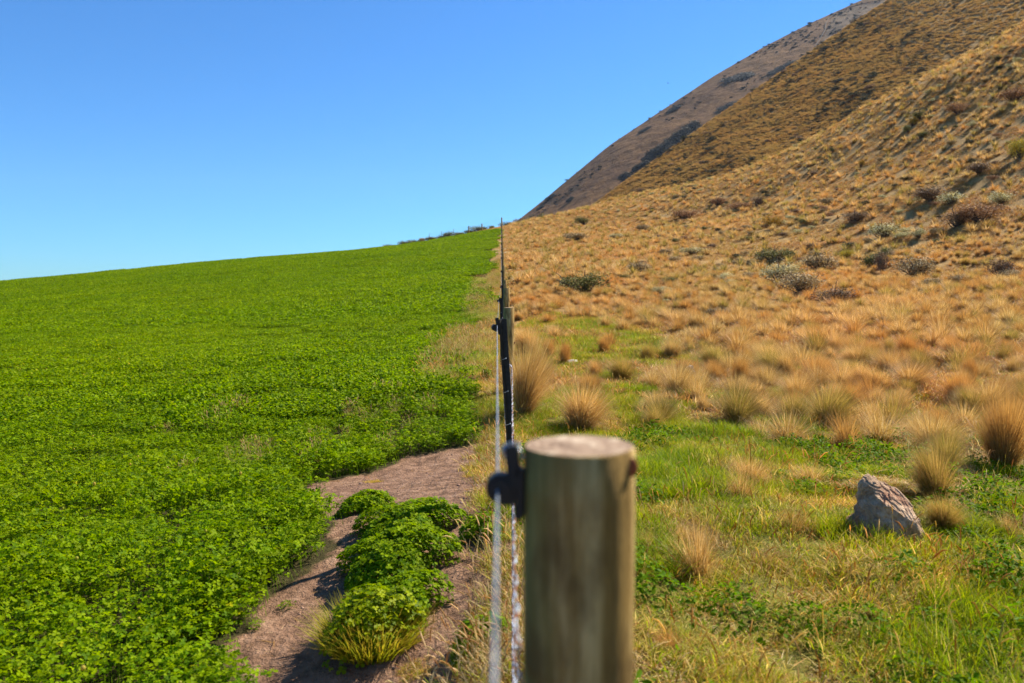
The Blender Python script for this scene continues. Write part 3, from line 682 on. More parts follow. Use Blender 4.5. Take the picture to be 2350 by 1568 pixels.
big = [  # px, base py, width px, height px, kind, label
 (1200, 950, 130, 190, 0, 'large golden tussock hiding the foot of the second wooden post'),
 (1330, 985, 150, 120, 1, 'broad tan tussock showing just above the cut top of the nearest post'),
 (1215, 815, 75, 70, 0, 'rounded tan tussock touching the right side of the second wooden post'),
 (1262, 820, 35, 45, 3, 'small upright tan tussock in the green lane near the second wooden post'),
 (1296, 836, 38, 55, 3, 'narrow upright tan tussock at the left edge of the pale green lawn'),
 (1386, 812, 36, 40, 3, 'lone small tussock in the middle of the green lane'),
 (1368, 868, 45, 50, 1, 'small tan tussock left of the domed olive tussock'),
 (1428, 874, 85, 62, 4, 'dome shaped olive brown tussock in the bright green grass'),
 (1488, 832, 48, 50, 2, 'dark green based tussock at the end of the green lane'),
 (1540, 820, 60, 50, 1, 'brown tussock just right of the dark green based one'),
 (1641, 845, 85, 62, 2, 'spiky dark hearted tussock standing behind the pale stone'),
 (1553, 915, 95, 95, 0, 'tall straw tussock beside the pale stone'),
 (1600, 922, 75, 70, 10, 'feathery tussock in front of the pale stone'),
 (1690, 975, 110, 105, 2, 'shaggy tussock with a dark green base at the edge of the bright lawn'),
 (1758, 897, 80, 70, 0, 'tan tussock with a brown heart behind the shaggy green based one'),
 (1700, 890, 50, 75, 3, 'slender upright tussock between the shaggy and the dark hearted tussocks'),
 (1830, 955, 60, 60, 3, 'small tussock with a rusty brown shaded base'),
 (1895, 985, 125, 115, 2, 'big tussock with a deep shaded green base right of the bright lawn'),
 (1957, 862, 78, 42, 4, 'low wide olive dome tussock on the tan slope'),
 (1862, 775, 42, 42, 4, 'short vivid green tussock among tan ones'),
 (1700, 905, 40, 50, 1, 'thin tan tussock near the shaggy one'),
 (2052, 952, 70, 70, 0, 'tan tussock with a dark heart right of the big green based one'),
 (1943, 1022, 90, 95, 12, 'pinkish tan loose tussock at the right end of the bright lawn'),
 (2110, 862, 55, 62, 2, 'dark olive upright tussock on the mid slope'),
 (2040, 820, 32, 52, 4, 'narrow green upright tussock on the mid slope'),
 (2010, 1005, 70, 60, 1, 'loose tan tussock with a leafy green weed at its foot'),
 (2228, 882, 50, 70, 3, 'brown hearted tussock leaning left near the right border'),
 (2340, 905, 70, 60, 0, 'tan tussock cut by the right border on the mid slope'),
 (2300, 1080, 125, 190, 3, 'tallest rusty orange tussock, near the right border'),
 (2140, 1045, 150, 110, 0, 'wide tan tussock left of the tallest rusty one'),
 (2210, 985, 110, 70, 10, 'pale feathery tussock behind the tallest rusty one'),
 (2150, 1155, 150, 150, 2, 'olive gold tussock rising directly behind the grey boulder'),
 (2165, 1215, 110, 85, 2, 'dark green based tussock hugging the right side of the grey boulder'),
 (1716, 1125, 115, 85, 0, 'tan tussock with a green heart between the nearest post and the boulder'),
 (1700, 1150, 70, 90, 10, 'thin straw sprays just below the green hearted tussock'),
 (1603, 1320, 130, 150, 10, 'bleached sprawling tussock closest to the nearest post'),
 (1820, 1215, 85, 75, 11, 'weak olive tussock left of the grey boulder'),
 (2330, 1010, 90, 100, 3, 'orange tussock cut off by the right border behind the tallest rusty one'),
 (2010, 1420, 60, 36, 4, 'flattened tan tuft in the lower right lawn'),
 (2310, 1240, 60, 80, 10, 'pinkish tan tuft at the right border below the tallest tussock'),
 (1482, 1262, 50, 62, 11, 'bleached broken stalks tight against the right side of the nearest post'),
 (1565, 1235, 95, 40, 10, 'flattened straw tuft between the nearest post and the boulder'),
 (1760, 1300, 110, 46, 11, 'low olive straw tuft below the left corner of the boulder'),
 (2250, 1330, 100, 60, 10, 'straw tuft in the lower right lawn under the right border tuft'),
 (1530, 1480, 80, 50, 12, 'short straw tuft at the bottom edge just right of the nearest post'),
 (1860, 1110, 80, 50, 10, 'thin straw tuft between the green hearted tussock and the boulder'),
 (1610, 1120, 60, 40, 11, 'small dry tuft on the lawn right of the post top'),
 (1500, 985, 60, 55, 4, 'olive tuft between the broad tan tussock and the shaggy one'),
]
for px, py, wp, hp, kd, lb in big:
    x, y = P(px, py); s = y/FPX; tussock(x, y, wp*s*1.02, hp*s*1.0, (tus_wisp[(kd-10) % 3] if kd >= 10 else tus_hi[kd]), lb, 'tussocks in front of the hillside', (random.uniform(-.05, .05), random.uniform(-.08, .04)))
pl = np.array(placed)

shrub_spots = [ # px, base py, w px, h px, tone, label
 (1338, 672, 105, 50, 'olive', 'wide olive brown shrub on the flat nearest the fence'),
 (1470, 626, 64, 26, 'grey', 'low grey shrub up the slope right of the olive brown shrub'),
 (1780, 602, 82, 36, 'olive', 'dark green shrub at the foot of the steep hillside'),
 (1886, 622, 92, 42, 'grey', 'grey twiggy shrub right of the dark green one'),
 (1790, 648, 90, 44, 'pale', 'pale grey shrub below the dark green one'),
 (1846, 674, 105, 50, 'grey', 'grey brown mounded shrub in the middle of the shrub cluster'),
 (1908, 702, 88, 42, 'brown', 'dark brown mounded shrub lowest of the cluster'),
 (1988, 618, 56, 36, 'olive', 'dark olive shrub beside the tall brown one'),
 (2026, 628, 34, 50, 'brown', 'tall narrow dark brown shrub'),
 (2110, 640, 95, 52, 'grey', 'broad grey shrub at the right of the cluster'),
 (2295, 640, 64, 50, 'brown', 'brown shrub near the right border'),
 (1640, 728, 42, 24, 'grey', 'small isolated grey shrub among tan tussocks'),
 (1520, 676, 44, 20, 'pale', 'small pale shrub left of the cluster'),
 (1592, 585, 60, 18, 'pale', 'flat pale shrub on the lower slope'),
 (1528, 585, 34, 16, 'grey', 'tiny grey shrub left of the flat pale one'),
 (1644, 626, 16, 14, 'olive', 'tiny dark round shrub below the flat pale shrub'),
 (1722, 612, 22, 18, 'grey', 'tiny dark shrub left of the dark green one'),
 (1330, 552, 62, 18, 'grey', 'low shrub high on the slope above the olive brown shrub'),
 (1306, 548, 30, 14, 'grey', 'tiny shrub left of the low one high on the slope'),
 (1342, 517, 40, 20, 'olive', 'small shrub close under the far left ridge'),
 (1478, 530, 42, 16, 'grey', 'low shrub below the reddish patch'),
 (1412, 548, 40, 12, 'pale', 'flat thin shrub left of the reddish patch'),
 (1574, 504, 66, 22, 'rust', 'long reddish brown shrub on the slope'),
 (1648, 474, 34, 22, 'rust', 'reddish shrub up the slope from the long one'),
 (1690, 486, 56, 20, 'rust', 'brown shrub below right of the reddish one'),
 (1738, 474, 40, 22, 'brown', 'dark brown shrub right of the reddish ones'),
 (1775, 524, 38, 30, 'gold', 'dark golden spiky shrub standing alone on the slope'),
 (1946, 596, 36, 24, 'yellow', 'yellow green spiky plant above the grey twiggy shrub'),
 (2136, 462, 78, 36, 'brown', 'brown grey shrub halfway up the steep slope'),
 (2028, 545, 70, 34, 'silver', 'silvery leaved shrub on the steep slope'),
 (2110, 545, 40, 22, 'silver', 'small silvery shrub right of the larger silvery one'),
 (2252, 510, 92, 44, 'rust', 'large reddish brown shrub high at the right'),
 (2195, 520, 70, 34, 'brown', 'dark shrub left of the large reddish brown one'),
 (2180, 470, 62, 32, 'silver', 'silvery shrub above the dark one at the right'),
 (2112, 275, 32, 20, 'olive', 'dark round shrub high on the near hillside'),
 (2086, 306, 20, 18, 'olive', 'small dark shrub left below the dark round one'),
 (2112, 318, 28, 16, 'olive', 'small dark shrub below the dark round one'),
 (2092, 292, 24, 24, 'gold', 'olive gold shrub near the dark round one'),
 (2198, 262, 44, 26, 'rust', 'rusty shrub high on the near hillside'),
 (2325, 235, 60, 30, 'rust', 'rusty shrub at the right border near the ridge'),
 (2340, 365, 56, 52, 'yellow', 'bushy olive yellow shrub cut by the right border'),
 (1912, 350, 16, 12, 'olive', 'tiny dark shrub on the ridge flank'),
 (2035, 354, 16, 14, 'gold', 'tiny golden shrub on the ridge flank'),
 (1975, 384, 16, 18, 'gold', 'tiny golden spiky plant under the ridge flank'),
 (2300, 470, 60, 30, 'silver', 'silvery shrub at the upper right'),
 (2250, 400, 60, 30, 'brown', 'brown shrub high near the right border'),
 (1900, 470, 36, 18, 'grey', 'small grey shrub on the steep slope centre'),
 (1960, 510, 60, 22, 'brown', 'brown spreading shrub left of the silvery one'),
]
TONE = {'olive': ((88, 86, 40), (64, 66, 30), (112, 104, 58)), 'grey': ((128, 108, 74), (104, 88, 60), (150, 132, 94)), 'pale': ((144, 134, 96), (124, 116, 80), (160, 150, 112)),
        'brown': ((104, 82, 58), (80, 64, 46), (128, 104, 78)), 'rust': ((122, 90, 60), (104, 78, 52), (142, 108, 72)), 'gold': ((128, 100, 26), (96, 82, 26), (160, 122, 34)),
        'yellow': ((150, 134, 44), (124, 116, 40), (172, 150, 56)), 'silver': ((140, 128, 84), (108, 98, 60), (190, 182, 142)), 'dark': ((50, 52, 28), (40, 42, 24), (62, 56, 34)), 'blue': ((52, 50, 40), (42, 42, 34), (62, 58, 46))}
m_b, t_ = mat('shrub_wood'); k = N(t_); k.out(k.pbr(lin(96, 80, 64), .9)); M['wood_twig'] = m_b
def shrub_parts(tone, n=1500, leaf=.045, spiky=False):
    pal = np.array([lin(*c)[:3] for c in TONE[tone]])*2.0
    mb = MB(); lob = [(rng.uniform(-.34, .34), rng.uniform(-.3, .3), rng.uniform(.34, .62), rng.uniform(.20, .34)) for _ in range(9)]+[(0, 0, .5, .38)]
    per = n//len(lob)
    for lx, ly, lz, lr in lob:
        d = rng.normal(0, 1, (per, 3)); d /= np.linalg.norm(d, axis=1)[:, None]; r = lr*rng.random(per)**.35*(1+.35*rng.normal(0, .5, per))
        c = d*r[:, None]+np.array([lx, ly, lz]); c[:, 2] = np.abs(c[:, 2])*np.clip(1, 0, 1)
        cc = pal[rng.integers(0, 3, per)]*(1+rng.normal(0, .16, (per, 1)))
        nn = d+rng.normal(0, .7, (per, 3)); V, F = leafquads(c, nn, rng.normal(0, 1, (per, 3))+np.array([0, 0, .6]), leaf*rng.uniform(.7, 1.6, per)*(1.8 if spiky else 1), leaf*rng.uniform(.4, .9, per)*(.5 if spiky else 1))
        mb.add(V, F, np.repeat(np.clip(cc, 0, 1), 6, 0))
    fol = mb.build('foliage', M['shrub'], link=False)
    mb = MB()
    for i in range(26):
        lx, ly, lz, lr = lob[i % len(lob)]; e = np.array([lx, ly, lz])+rng.normal(0, .14, 3); e[2] = abs(e[2])+.15
        mid = e*.5+np.array([0, 0, -.03])+rng.normal(0, .03, 3); mb.tube([(rng.normal(0, .04), rng.normal(0, .04), -.05), mid, e*.9, e*.98+rng.normal(0, .03, 3)], [.022, .014, .008, .003], 4, cap=False)
    st = mb.build('stems', M['wood_twig'], link=False)
    return fol, st
SHR = {t_: [shrub_parts(t_, 3600 if t_ == 'blue' else 2200, .06 if t_ == 'blue' else .045, spiky=t_ in ('gold', 'yellow')) for _ in range(2)] for t_ in TONE}
def shrub(loc, wd, ht, tone, label, group, name='shrub', sink=.06, k=None):
    root = bpy.data.objects.new(name, None); C.objects.link(root); root.location = (loc[0], loc[1], loc[2]-sink*ht)
    fol, st = random.choice(SHR[tone])
    root.scale = (wd/1.25, wd/1.25, ht/.95); root.rotation_euler = (0, 0, random.choice((0, math.pi))+random.uniform(-.5, .5)); root.empty_display_size = .2
    for nm, s in (('foliage', fol), ('stems', st)):
        o = bpy.data.objects.new(nm, s.data); C.objects.link(o); o.parent = root
    tag(root, label, 'shrub', group); return root
for px, py, wp, hp, tone, lb in shrub_spots:
    x, y = P(px, py); s = y/FPX; shrub((x, y, float(H(x, y))), wp*s*1.28, hp*s*1.15, tone, lb, 'shrubs dotted over the near hillside'); placed.append((x, y, wp*s*.5))
pl = np.array(placed)

# random fill of tussocks: the largest seen become individuals, the rest one mass
def fill(x0, x1, y0, y1, step, dens):
    x, y = jit(x0, x1, y0, y1, step); d_ = dens(x, y); m_ = (rng.random(len(x)) < d_) & inview(x, y, 2.5, .75) & (x > fx(y)+.35); x, y = x[m_], y[m_]
    keep = np.ones(len(x), bool)
    for px_, py_, r in pl: keep &= np.hypot(x-px_, y-py_) > r+.12
    keep &= ~(inside(x, y, green_lane) & (rng.random(len(x)) < np.where(y < 14, .97, .86))); return x[keep], y[keep]
x, y = fill(0, 40, 7.3, 40, .47, lambda x, y: sst(7.0, 9.6, y+.12*x)*(.76+.3*fbm(x*.4, y*.4, 12, 2)))
hh = rng.uniform(.20, .50, len(x))*(1-.25*sst(15, 40, y)); ww = hh*rng.uniform(1.0, 1.6, len(x))
order = np.argsort(-(hh*ww)/(y**2)); n_ind = 258-0
regions = ((11.5, 'straw tussock standing in the front rows of the tan tussock stand', 'front tussocks of the stand'), (15, 'tan tussock in the second band of the stand, behind the front rows', 'second band tussocks'), (99, 'tan tussock deeper in the stand below the shrub cluster', 'deeper tussocks of the stand'))
for i in order[:n_ind]:
    for lim, lb, gp_ in regions:
        if y[i] < lim: break
    side = 'left half' if x[i] < .28*y[i] else 'right half'
    src = (tus_hi+tus_wisp)[random.choice((0, 1, 0, 1, 3, 5, 2, 4, 6, 6, 8, 7))] if y[i] < 16 else tus_md[random.choice((0, 1, 2, 3, 4, 5, 0, 1))]
    tussock(x[i], y[i], ww[i], hh[i], src, lb+', '+side, gp_+' in the '+side, (random.uniform(-.06, .06), random.uniform(-.1, .05)))
rest = order[n_ind:]
tx_, ty_, th_, tw_ = x[rest], y[rest], hh[rest], ww[rest]
x2, y2 = fill(0, 110, 38, 150, .86, lambda x, y: .62+.35*fbm(x*.22, y*.22, 12, 3)); h2_ = rng.uniform(.28, .6, len(x2)); w2_ = h2_*rng.uniform(1., 1.6, len(x2))
AX = np.concatenate([tx_, x2]); AY = np.concatenate([ty_, y2]); AH = np.concatenate([th_, h2_]); AW = np.concatenate([tw_, w2_]); n = len(AX)
idx = np.where(AY < 38, rng.integers(0, 6, n), rng.integers(6, 11, n))
TP = [np.stack([AX, AY, H(AX, AY)-.01], 1), np.stack([rng.normal(0, .06, n), rng.normal(-.03, .06, n), rng.uniform(0, 6.28, n)], 1), np.stack([AW/1.1, AW/1.1, AH], 1), idx]
# tussocks and low scrub over the middle hill
nv_, nu_ = V2.shape[:2]; R = 60000; fi = rng.uniform(0, nv_*.74, R); fj = rng.uniform(0, nu_-1.01, R); i0 = fi.astype(int); j0 = fj.astype(int); a_ = (fi-i0)[:, None]; b_ = (fj-j0)[:, None]
Pm = (V2[i0, j0]*(1-b_)+V2[i0, j0+1]*b_)*(1-a_)+(V2[i0+1, j0]*(1-b_)+V2[i0+1, j0+1]*b_)*a_
qx_, qy_ = project(Pm); m_ = (qx_ > 1150) & (qx_ < 2500) & (qy_ > -100) & (rng.random(R) < .9); Pm = Pm[m_]; n = len(Pm)
s = rng.uniform(.7, 1.5, n)
for q, v in enumerate((Pm, np.stack([np.zeros(n), np.zeros(n), rng.uniform(0, 6.28, n)], 1), np.stack([s*1.1, s*1.1, s*.38], 1), rng.integers(11, 14, n))): TP[q] = np.concatenate([TP[q], v])
scatter('tussock_grassland', *TP, tus_md+tus_lo, 'tan tussock grass spreading up the hillsides beyond the nearest tussocks', 'tussock grass')
print('tussock mass', len(TP[0]))
# small dark scrub dots on slopes
n = 4200; fi = rng.uniform(0, nv_*.73, n); fj = rng.uniform(0, nu_-1.01, n); Pm = V2[fi.astype(int), fj.astype(int)]; cl_ = fbm(Pm[:, 0]/26, Pm[:, 1]/26, 77, 3)
m_ = (cl_+rng.normal(0, .25, n) > .08); Pm = Pm[m_]; sm = .8+rng.pareto(3, len(Pm))*1.1; sm = np.clip(sm, .8, 4)
x, y = jit(6, 100, 28, 145, 1.45); u = x-fx(y); m_ = (rng.random(len(x)) < .62*sst(.0, .5, fbm(x*.12, y*.12, 83, 3)+.45)*sst(0, .2, (u/y)-.12)) & inview(x, y, 2, .66); x, y = x[m_], y[m_]; s1 = rng.uniform(.25, .9, len(x))
n3 = 5200; f3 = rng.uniform(0, V3.shape[0]*.72, n3); g3 = rng.uniform(0, V3.shape[1]-1.01, n3); P3 = V3[f3.astype(int), g3.astype(int)]; m3 = (fbm(P3[:, 0]/50, P3[:, 1]/50, 87, 4)+rng.normal(0, .18, n3) > .12); P3 = P3[m3]; s3 = rng.uniform(1.2, 3.8, len(P3))
Pa = np.concatenate([Pm, np.stack([x, y, H(x, y)], 1), P3]); s = np.concatenate([sm, s1, s3]); n = len(Pa)
prs = [SHR['olive'][0][0], SHR['brown'][0][0], SHR['grey'][1][0], SHR['silver'][0][0], SHR['grey'][0][0], SHR['rust'][0][0], SHR['blue'][0][0], SHR['dark'][0][0], SHR['dark'][1][0]]
idx = np.concatenate([rng.choice([7, 8, 7, 8, 1], len(Pm)), rng.choice([0, 7, 8, 1, 2, 3, 3, 4, 5, 2], len(x)), rng.choice([6, 6, 1], len(P3))])
scatter('low_scrub', Pa, np.stack([np.zeros(n), np.zeros(n), rng.uniform(0, 6.28, n)], 1), np.stack([s, s, np.where(s > 2.3, s*.4, s*.6)], 1), idx, prs, 'low dark and silvery scrub speckling the steep hillsides', 'scrub')

# bushes beyond the crest, left of the fence
for px, py, wp, hp, lb in ((1100, 533, 36, 17, 'bush on the crest directly left of the fence end'), (1125, 531, 16, 6, 'tiny bush between the crest bush and the fence end'), (1073, 538, 30, 9, 'low bush on the crest left of the crossing fence post'), (1048, 543, 30, 9, 'small low crest bush between two taller ones'), (1030, 548, 26, 19, 'taller two headed bush on the crest'),
                      (1010, 550, 26, 10, 'low bush at the left foot of the taller crest bush'), (985, 556, 32, 14, 'rounded bush where the tan verge ends'), (952, 560, 30, 12, 'dark bush left of the tan verge on the crest'), (938, 562, 18, 9, 'small bush left of the dark crest bush'),
                      (924, 564, 18, 14, 'spindly bush, leftmost tall one on the crest'), (896, 567, 26, 7, 'lowest leftmost bush on the crest'), (970, 558, 16, 14, 'thin pale bush between two dark crest bushes')):
    d = 130; x, _, z = at(px, py+4, d); s = d/FPX; z0 = float(H(x, d)); top = at(px, py-hp, d)[2]
    shrub((x, d, z0), wp*s*1.5, max(top-z0, .8), 'olive' if 'pale' not in lb else 'grey', lb, 'bushes along the field crest', sink=.02)
# dark scrub at the foot of the far hill, right of the fence end
for px, py, wp, hp, lb in ((1163, 521, 34, 16, 'dark bush just right of the fence end under the far hill'), (1192, 517, 36, 18, 'second dark bush right of the fence end'), (1222, 511, 38, 18, 'dark bush midway along the scrub band under the far hill'), (1252, 504, 36, 17, 'dark bush in the right part of the scrub band'), (1280, 497, 34, 14, 'last dark bush at the right end of the scrub band'), (1178, 520, 26, 12, 'smaller bush between the first two dark ones')):
    d = 146; x, _, z = at(px, py, d); s = d/FPX; z0 = float(H(x, d)); top = at(px, py-hp, d)[2]; shrub((x, d, z0), wp*s*1.2, max(top-z0, 1.0), 'brown' if 'second' in lb or 'last' in lb else 'olive', lb, 'dark bushes under the far hill', sink=.02)
# gully bushes and dark patches on the far hill
gul = ((1592, 305, 26, 26), (1572, 318, 26, 26), (1550, 332, 26, 24), (1532, 344, 24, 20), (1515, 352, 24, 20), (1500, 360, 24, 20), (1486, 366, 16, 12), (1438, 410, 16, 18), (1462, 388, 14, 12), (1582, 330, 20, 20), (1545, 350, 20, 20), (1480, 380, 16, 14))
lbl = ('topmost dark gully bush', 'second gully bush from the top', 'third gully bush from the top', 'fourth gully bush from the top', 'fifth gully bush from the top', 'sixth gully bush from the top', 'small gully bush below the thick run', 'lowest separate gully bush', 'small gully bush above the lowest one', 'inner gully bush against the middle hill near the top', 'inner gully bush half way down', 'inner gully bush near the lower end')
for (px, py, wp, hp), lb in zip(gul, lbl):
    p = surf_at(V3, px, py+6); s = p[1]/FPX; shrub(p, wp*s*2.0, hp*s*1.5, 'blue', lb+' between the far and middle hills', 'gully bushes on the far hill', sink=.15).rotation_euler = surf_rot(V3, px, py+6)
for px, py, wp, hp, lb in ((1690, 176, 66, 18, 'long dark scrub patch high on the far hill'), (1806, 148, 40, 18, 'dark scrub patch beside the middle hill ridge'), (1780, 162, 30, 10, 'small scrub patch left of the one by the ridge'), (1672, 242, 40, 16, 'brown scrub patch in the middle of the far hill'), (1480, 296, 24, 9, 'scrub patch close under the skyline of the far hill'),
                      (1545, 250, 34, 12, 'upper scrub patch in the middle of the far hill'), (1265, 450, 22, 12, 'scrub patch low on the left flank of the far hill'), (1240, 476, 20, 10, 'lowest scrub patch on the left flank'), (1310, 455, 16, 14, 'small scrub patch on the lower far hill'), (1406, 333, 5, 7, 'dark dot like bush standing on the far skyline')):
    p = surf_at(V3, px, py+hp*.4); s = p[1]/FPX; shrub(p, wp*s*1.5, hp*s*.8, 'blue', lb, 'scrub patches on the far hill', sink=.3).rotation_euler = surf_rot(V3, px, py+hp*.4)

# ------------------------------------------------------------------ rocks
def rock_mat():
    m, t = mat('grey_weathered_rock'); k = N(t); p = k.pos()
    n1 = k.noise(p, 12, 8, .7); n2 = k.noise(p, 3.5, 5); n3 = k.noise(p, 60, 4, .7)
    col = k.ramp(n1, ((.3, lin(136, 110, 84)), (.5, lin(206, 172, 138)), (.68, lin(240, 212, 178))))
    col = k.mix(k.ramp(n2, ((.5, (0, 0, 0)), (.64, (.7, .7, .7)))), col, lin(170, 116, 88))
    k.out(k.pbr(col, .9, k.bump(k.math('ADD', n1, k.math('MULTIPLY', n3, .5)), 1.0, .06), spec=.15)); return m
M['rock'] = rock_mat()
def rock(name, pts, label, loc, rot=(0, 0, 0), sub=4, amp=.02, cat='rock', mt_=None):
    bm = bmesh.new()
    for p in pts: bm.verts.new(p)
    r = bmesh.ops.convex_hull(bm, input=bm.verts); bmesh.ops.delete(bm, geom=[e for e in r['geom_unused'] if isinstance(e, bmesh.types.BMVert)], context='VERTS')
    bmesh.ops.triangulate(bm, faces=bm.faces)
    for _ in range(sub): bmesh.ops.subdivide_edges(bm, edges=bm.edges, cuts=1, use_grid_fill=True)
    bm.normal_update()
    co = np.array([v.co for v in bm.verts]); 
    nz = fbm(co[:, 0]*9+co[:, 2]*7, co[:, 1]*9-co[:, 2]*5, 5, 4)+.8*np.abs(fbm(co[:, 0]*4-co[:, 2]*16+co[:, 1]*9, co[:, 1]*6+co[:, 2]*3, 8, 2))
    for v, q in zip(bm.verts, nz): v.co += v.normal*(round(float(q)*5)/5*.6+float(q)*.4)*amp
    me = bpy.data.meshes.new(name); bm.to_mesh(me); bm.free(); me.materials.append(mt_ or M['rock'])
    o = bpy.data.objects.new(name, me); C.objects.link(o); o.location = loc; o.rotation_euler = rot; tag(o, label, cat); return o
bx, by = P(2025, 1225); bz = float(H(bx, by)); print('boulder', bx, by)
rock('boulder', [(-.22, .0, -.06), (-.16, -.15, -.08), (.04, -.24, -.12), (.18, -.18, -.10), (.22, .02, -.06), (.1, .2, -.05), (-.14, .16, -.05),
      (-.125, .02, .36), (-.08, .05, .37), (-.145, -.06, .27), (-.08, -.13, .26), (.02, -.17, .19), (.10, -.17, .12), (.17, -.13, .06), (.02, .07, .335), (.12, .06, .27), (.185, .03, .19), (.2, -.02, .08), (.0, .12, .30)],
     'jagged grey boulder with a pointed top standing in the right hand grass', (bx, by, bz-.025), (0, 0, .1), amp=.05, sub=5)
def flat_rock(px, py, w_, h_, label, seed, mt_=None):
    x, y = P(px, py); r_ = np.random.default_rng(seed); th = np.linspace(0, 6.28, 10)[:-1]
    pts = [(math.cos(t)*w_/2*r_.uniform(.8, 1.1), math.sin(t)*w_/3*r_.uniform(.8, 1.1), -.03) for t in th]+[(math.cos(t)*w_/3*r_.uniform(.7, 1.1), math.sin(t)*w_/5, h_*r_.uniform(.7, 1.1)) for t in th[::2]]
    rock('stone', pts, label, (x, y, float(H(x, y))), amp=.01, sub=3, cat='stone', mt_=mt_)
m_r, t_ = mat('reddish_stone'); k = N(t_); k.out(k.pbr(k.ramp(k.noise(k.pos(), 18, 6, .7), ((.3, lin(126, 90, 70)), (.7, lin(190, 156, 132)))), .9, k.bump(k.noise(k.pos(), 40, 5), .8, .02)))
m_p, t_ = mat('pale_stone'); k = N(t_); k.out(k.pbr(k.ramp(k.noise(k.pos(), 18, 6, .7), ((.3, lin(190, 170, 150)), (.7, lin(232, 220, 204)))), .9))
flat_rock(2165, 1418, .22, .035, 'low reddish brown stone half sunk in the lower right grass', 3, m_r)
flat_rock(1582, 862, .22, .16, 'small pale stone among tussocks near the green lane', 4, m_p)
flat_rock(1604, 878, .18, .10, 'second pale stone just right of the first among tussocks', 5, m_p)
flat_rock(1308, 832, .4, .05, 'flat pale stone lying on the green lane', 6, m_p)
flat_rock(1846, 742, .2, .14, 'distant pale stone poking out of tan tussocks', 9, m_p)

# ------------------------------------------------------------------ the fence
def wood_mat(name, tones, near=False):
    m, t = mat(name); k = N(t)
    tc = k.n('ShaderNodeTexCoord'); mp = k.n('ShaderNodeMapping'); k.l(tc.outputs['Object'], mp.inputs[0]); mp.inputs['Scale'].default_value = (1, 1, .06); p = mp.outputs[0]
    mp2 = k.n('ShaderNodeMapping'); k.l(tc.outputs['Object'], mp2.inputs[0]); mp2.inputs['Scale'].default_value = (1, 1, .5)
    n1 = k.noise(p, 24, 7, .7); n2 = k.noise(p, 110, 4, .7); n3 = k.noise(mp2.outputs[0], 12, 5)
    col = k.ramp(n1, ((.3, tones[0]), (.5, tones[1]), (.7, tones[2])))
    # green algae on the side that faces the field
    g = k.n('ShaderNodeNewGeometry'); s = k.n('ShaderNodeSeparateXYZ'); k.l(g.outputs['Normal'], s.inputs[0])
    gf = k.math('MULTIPLY', k.ramp(k.math('MULTIPLY', s.outputs[0], -1.0), ((.35, (0, 0, 0)), (.85, (.7, .7, .7)))), 1.0)
    col = k.mix(gf, col, lin(96, 112, 62))
    col = k.mix(k.ramp(n3, ((.5, (0, 0, 0)), (.66, (.7, .7, .7)))), col, tones[3])
    k.out(k.pbr(col, .85, k.bump(k.math('ADD', n1, k.math('MULTIPLY', n2, .6)), 1.0, .012), spec=.2)); return m
M['post'] = wood_mat('weathered_pine', (lin(100, 76, 36), lin(152, 122, 66), lin(224, 196, 134), lin(90, 68, 34)))
m_, t_ = mat('sawn_post_end'); k = N(t_); tc = k.n('ShaderNodeTexCoord')
wv_ = k.n('ShaderNodeTexWave'); wv_.wave_type = 'RINGS'; wv_.rings_direction = 'Z'; k.l(tc.outputs['Object'], wv_.inputs['Vector']); wv_.inputs['Scale'].default_value = 24; wv_.inputs['Distortion'].default_value = 4; wv_.inputs['Detail'].default_value = 3
n1 = k.noise(tc.outputs['Object'], 26, 5, .65)
col = k.mix(.28, k.ramp(n1, ((.34, lin(104, 80, 60)), (.5, lin(150, 124, 98)), (.64, lin(198, 178, 150)))), k.ramp(wv_.outputs['Fac'], ((0, lin(108, 84, 62)), (1, lin(180, 156, 128)))))
k.out(k.pbr(col, .9, k.bump(n1, .6, .004))); M['post_end'] = m_
m_, t_ = mat('galvanised_wire'); k = N(t_); k.out(k.pbr(k.ramp(k.noise(k.pos(), 60, 3), ((.35, lin(126, 132, 138)), (.6, lin(186, 192, 198)))), .38, metal=.55, spec=.5)); M['wire'] = m_
m_, t_ = mat('rusty_wire'); k = N(t_); k.out(k.pbr(k.ramp(k.noise(k.pos(), 45, 3), ((.42, lin(196, 206, 214)), (.56, lin(150, 96, 62)))), .5, metal=.4)); M['rwire'] = m_
m_, t_ = mat('black_plastic'); k = N(t_); k.out(k.pbr(lin(34, 34, 36), .5, k.bump(k.noise(k.pos(), 120, 2), .1, .002), spec=.35)); M['black'] = m_
m_, t_ = mat('bitumen_coated_steel'); k = N(t_); k.out(k.pbr(k.ramp(k.noise(k.pos(), 30, 4), ((.35, lin(26, 27, 28)), (.7, lin(48, 46, 44)))), .55, spec=.35)); M['steel'] = m_
m_, t_ = mat('knot_wood'); k = N(t_); k.out(k.pbr(lin(140, 76, 44), .85)); M['knot'] = m_

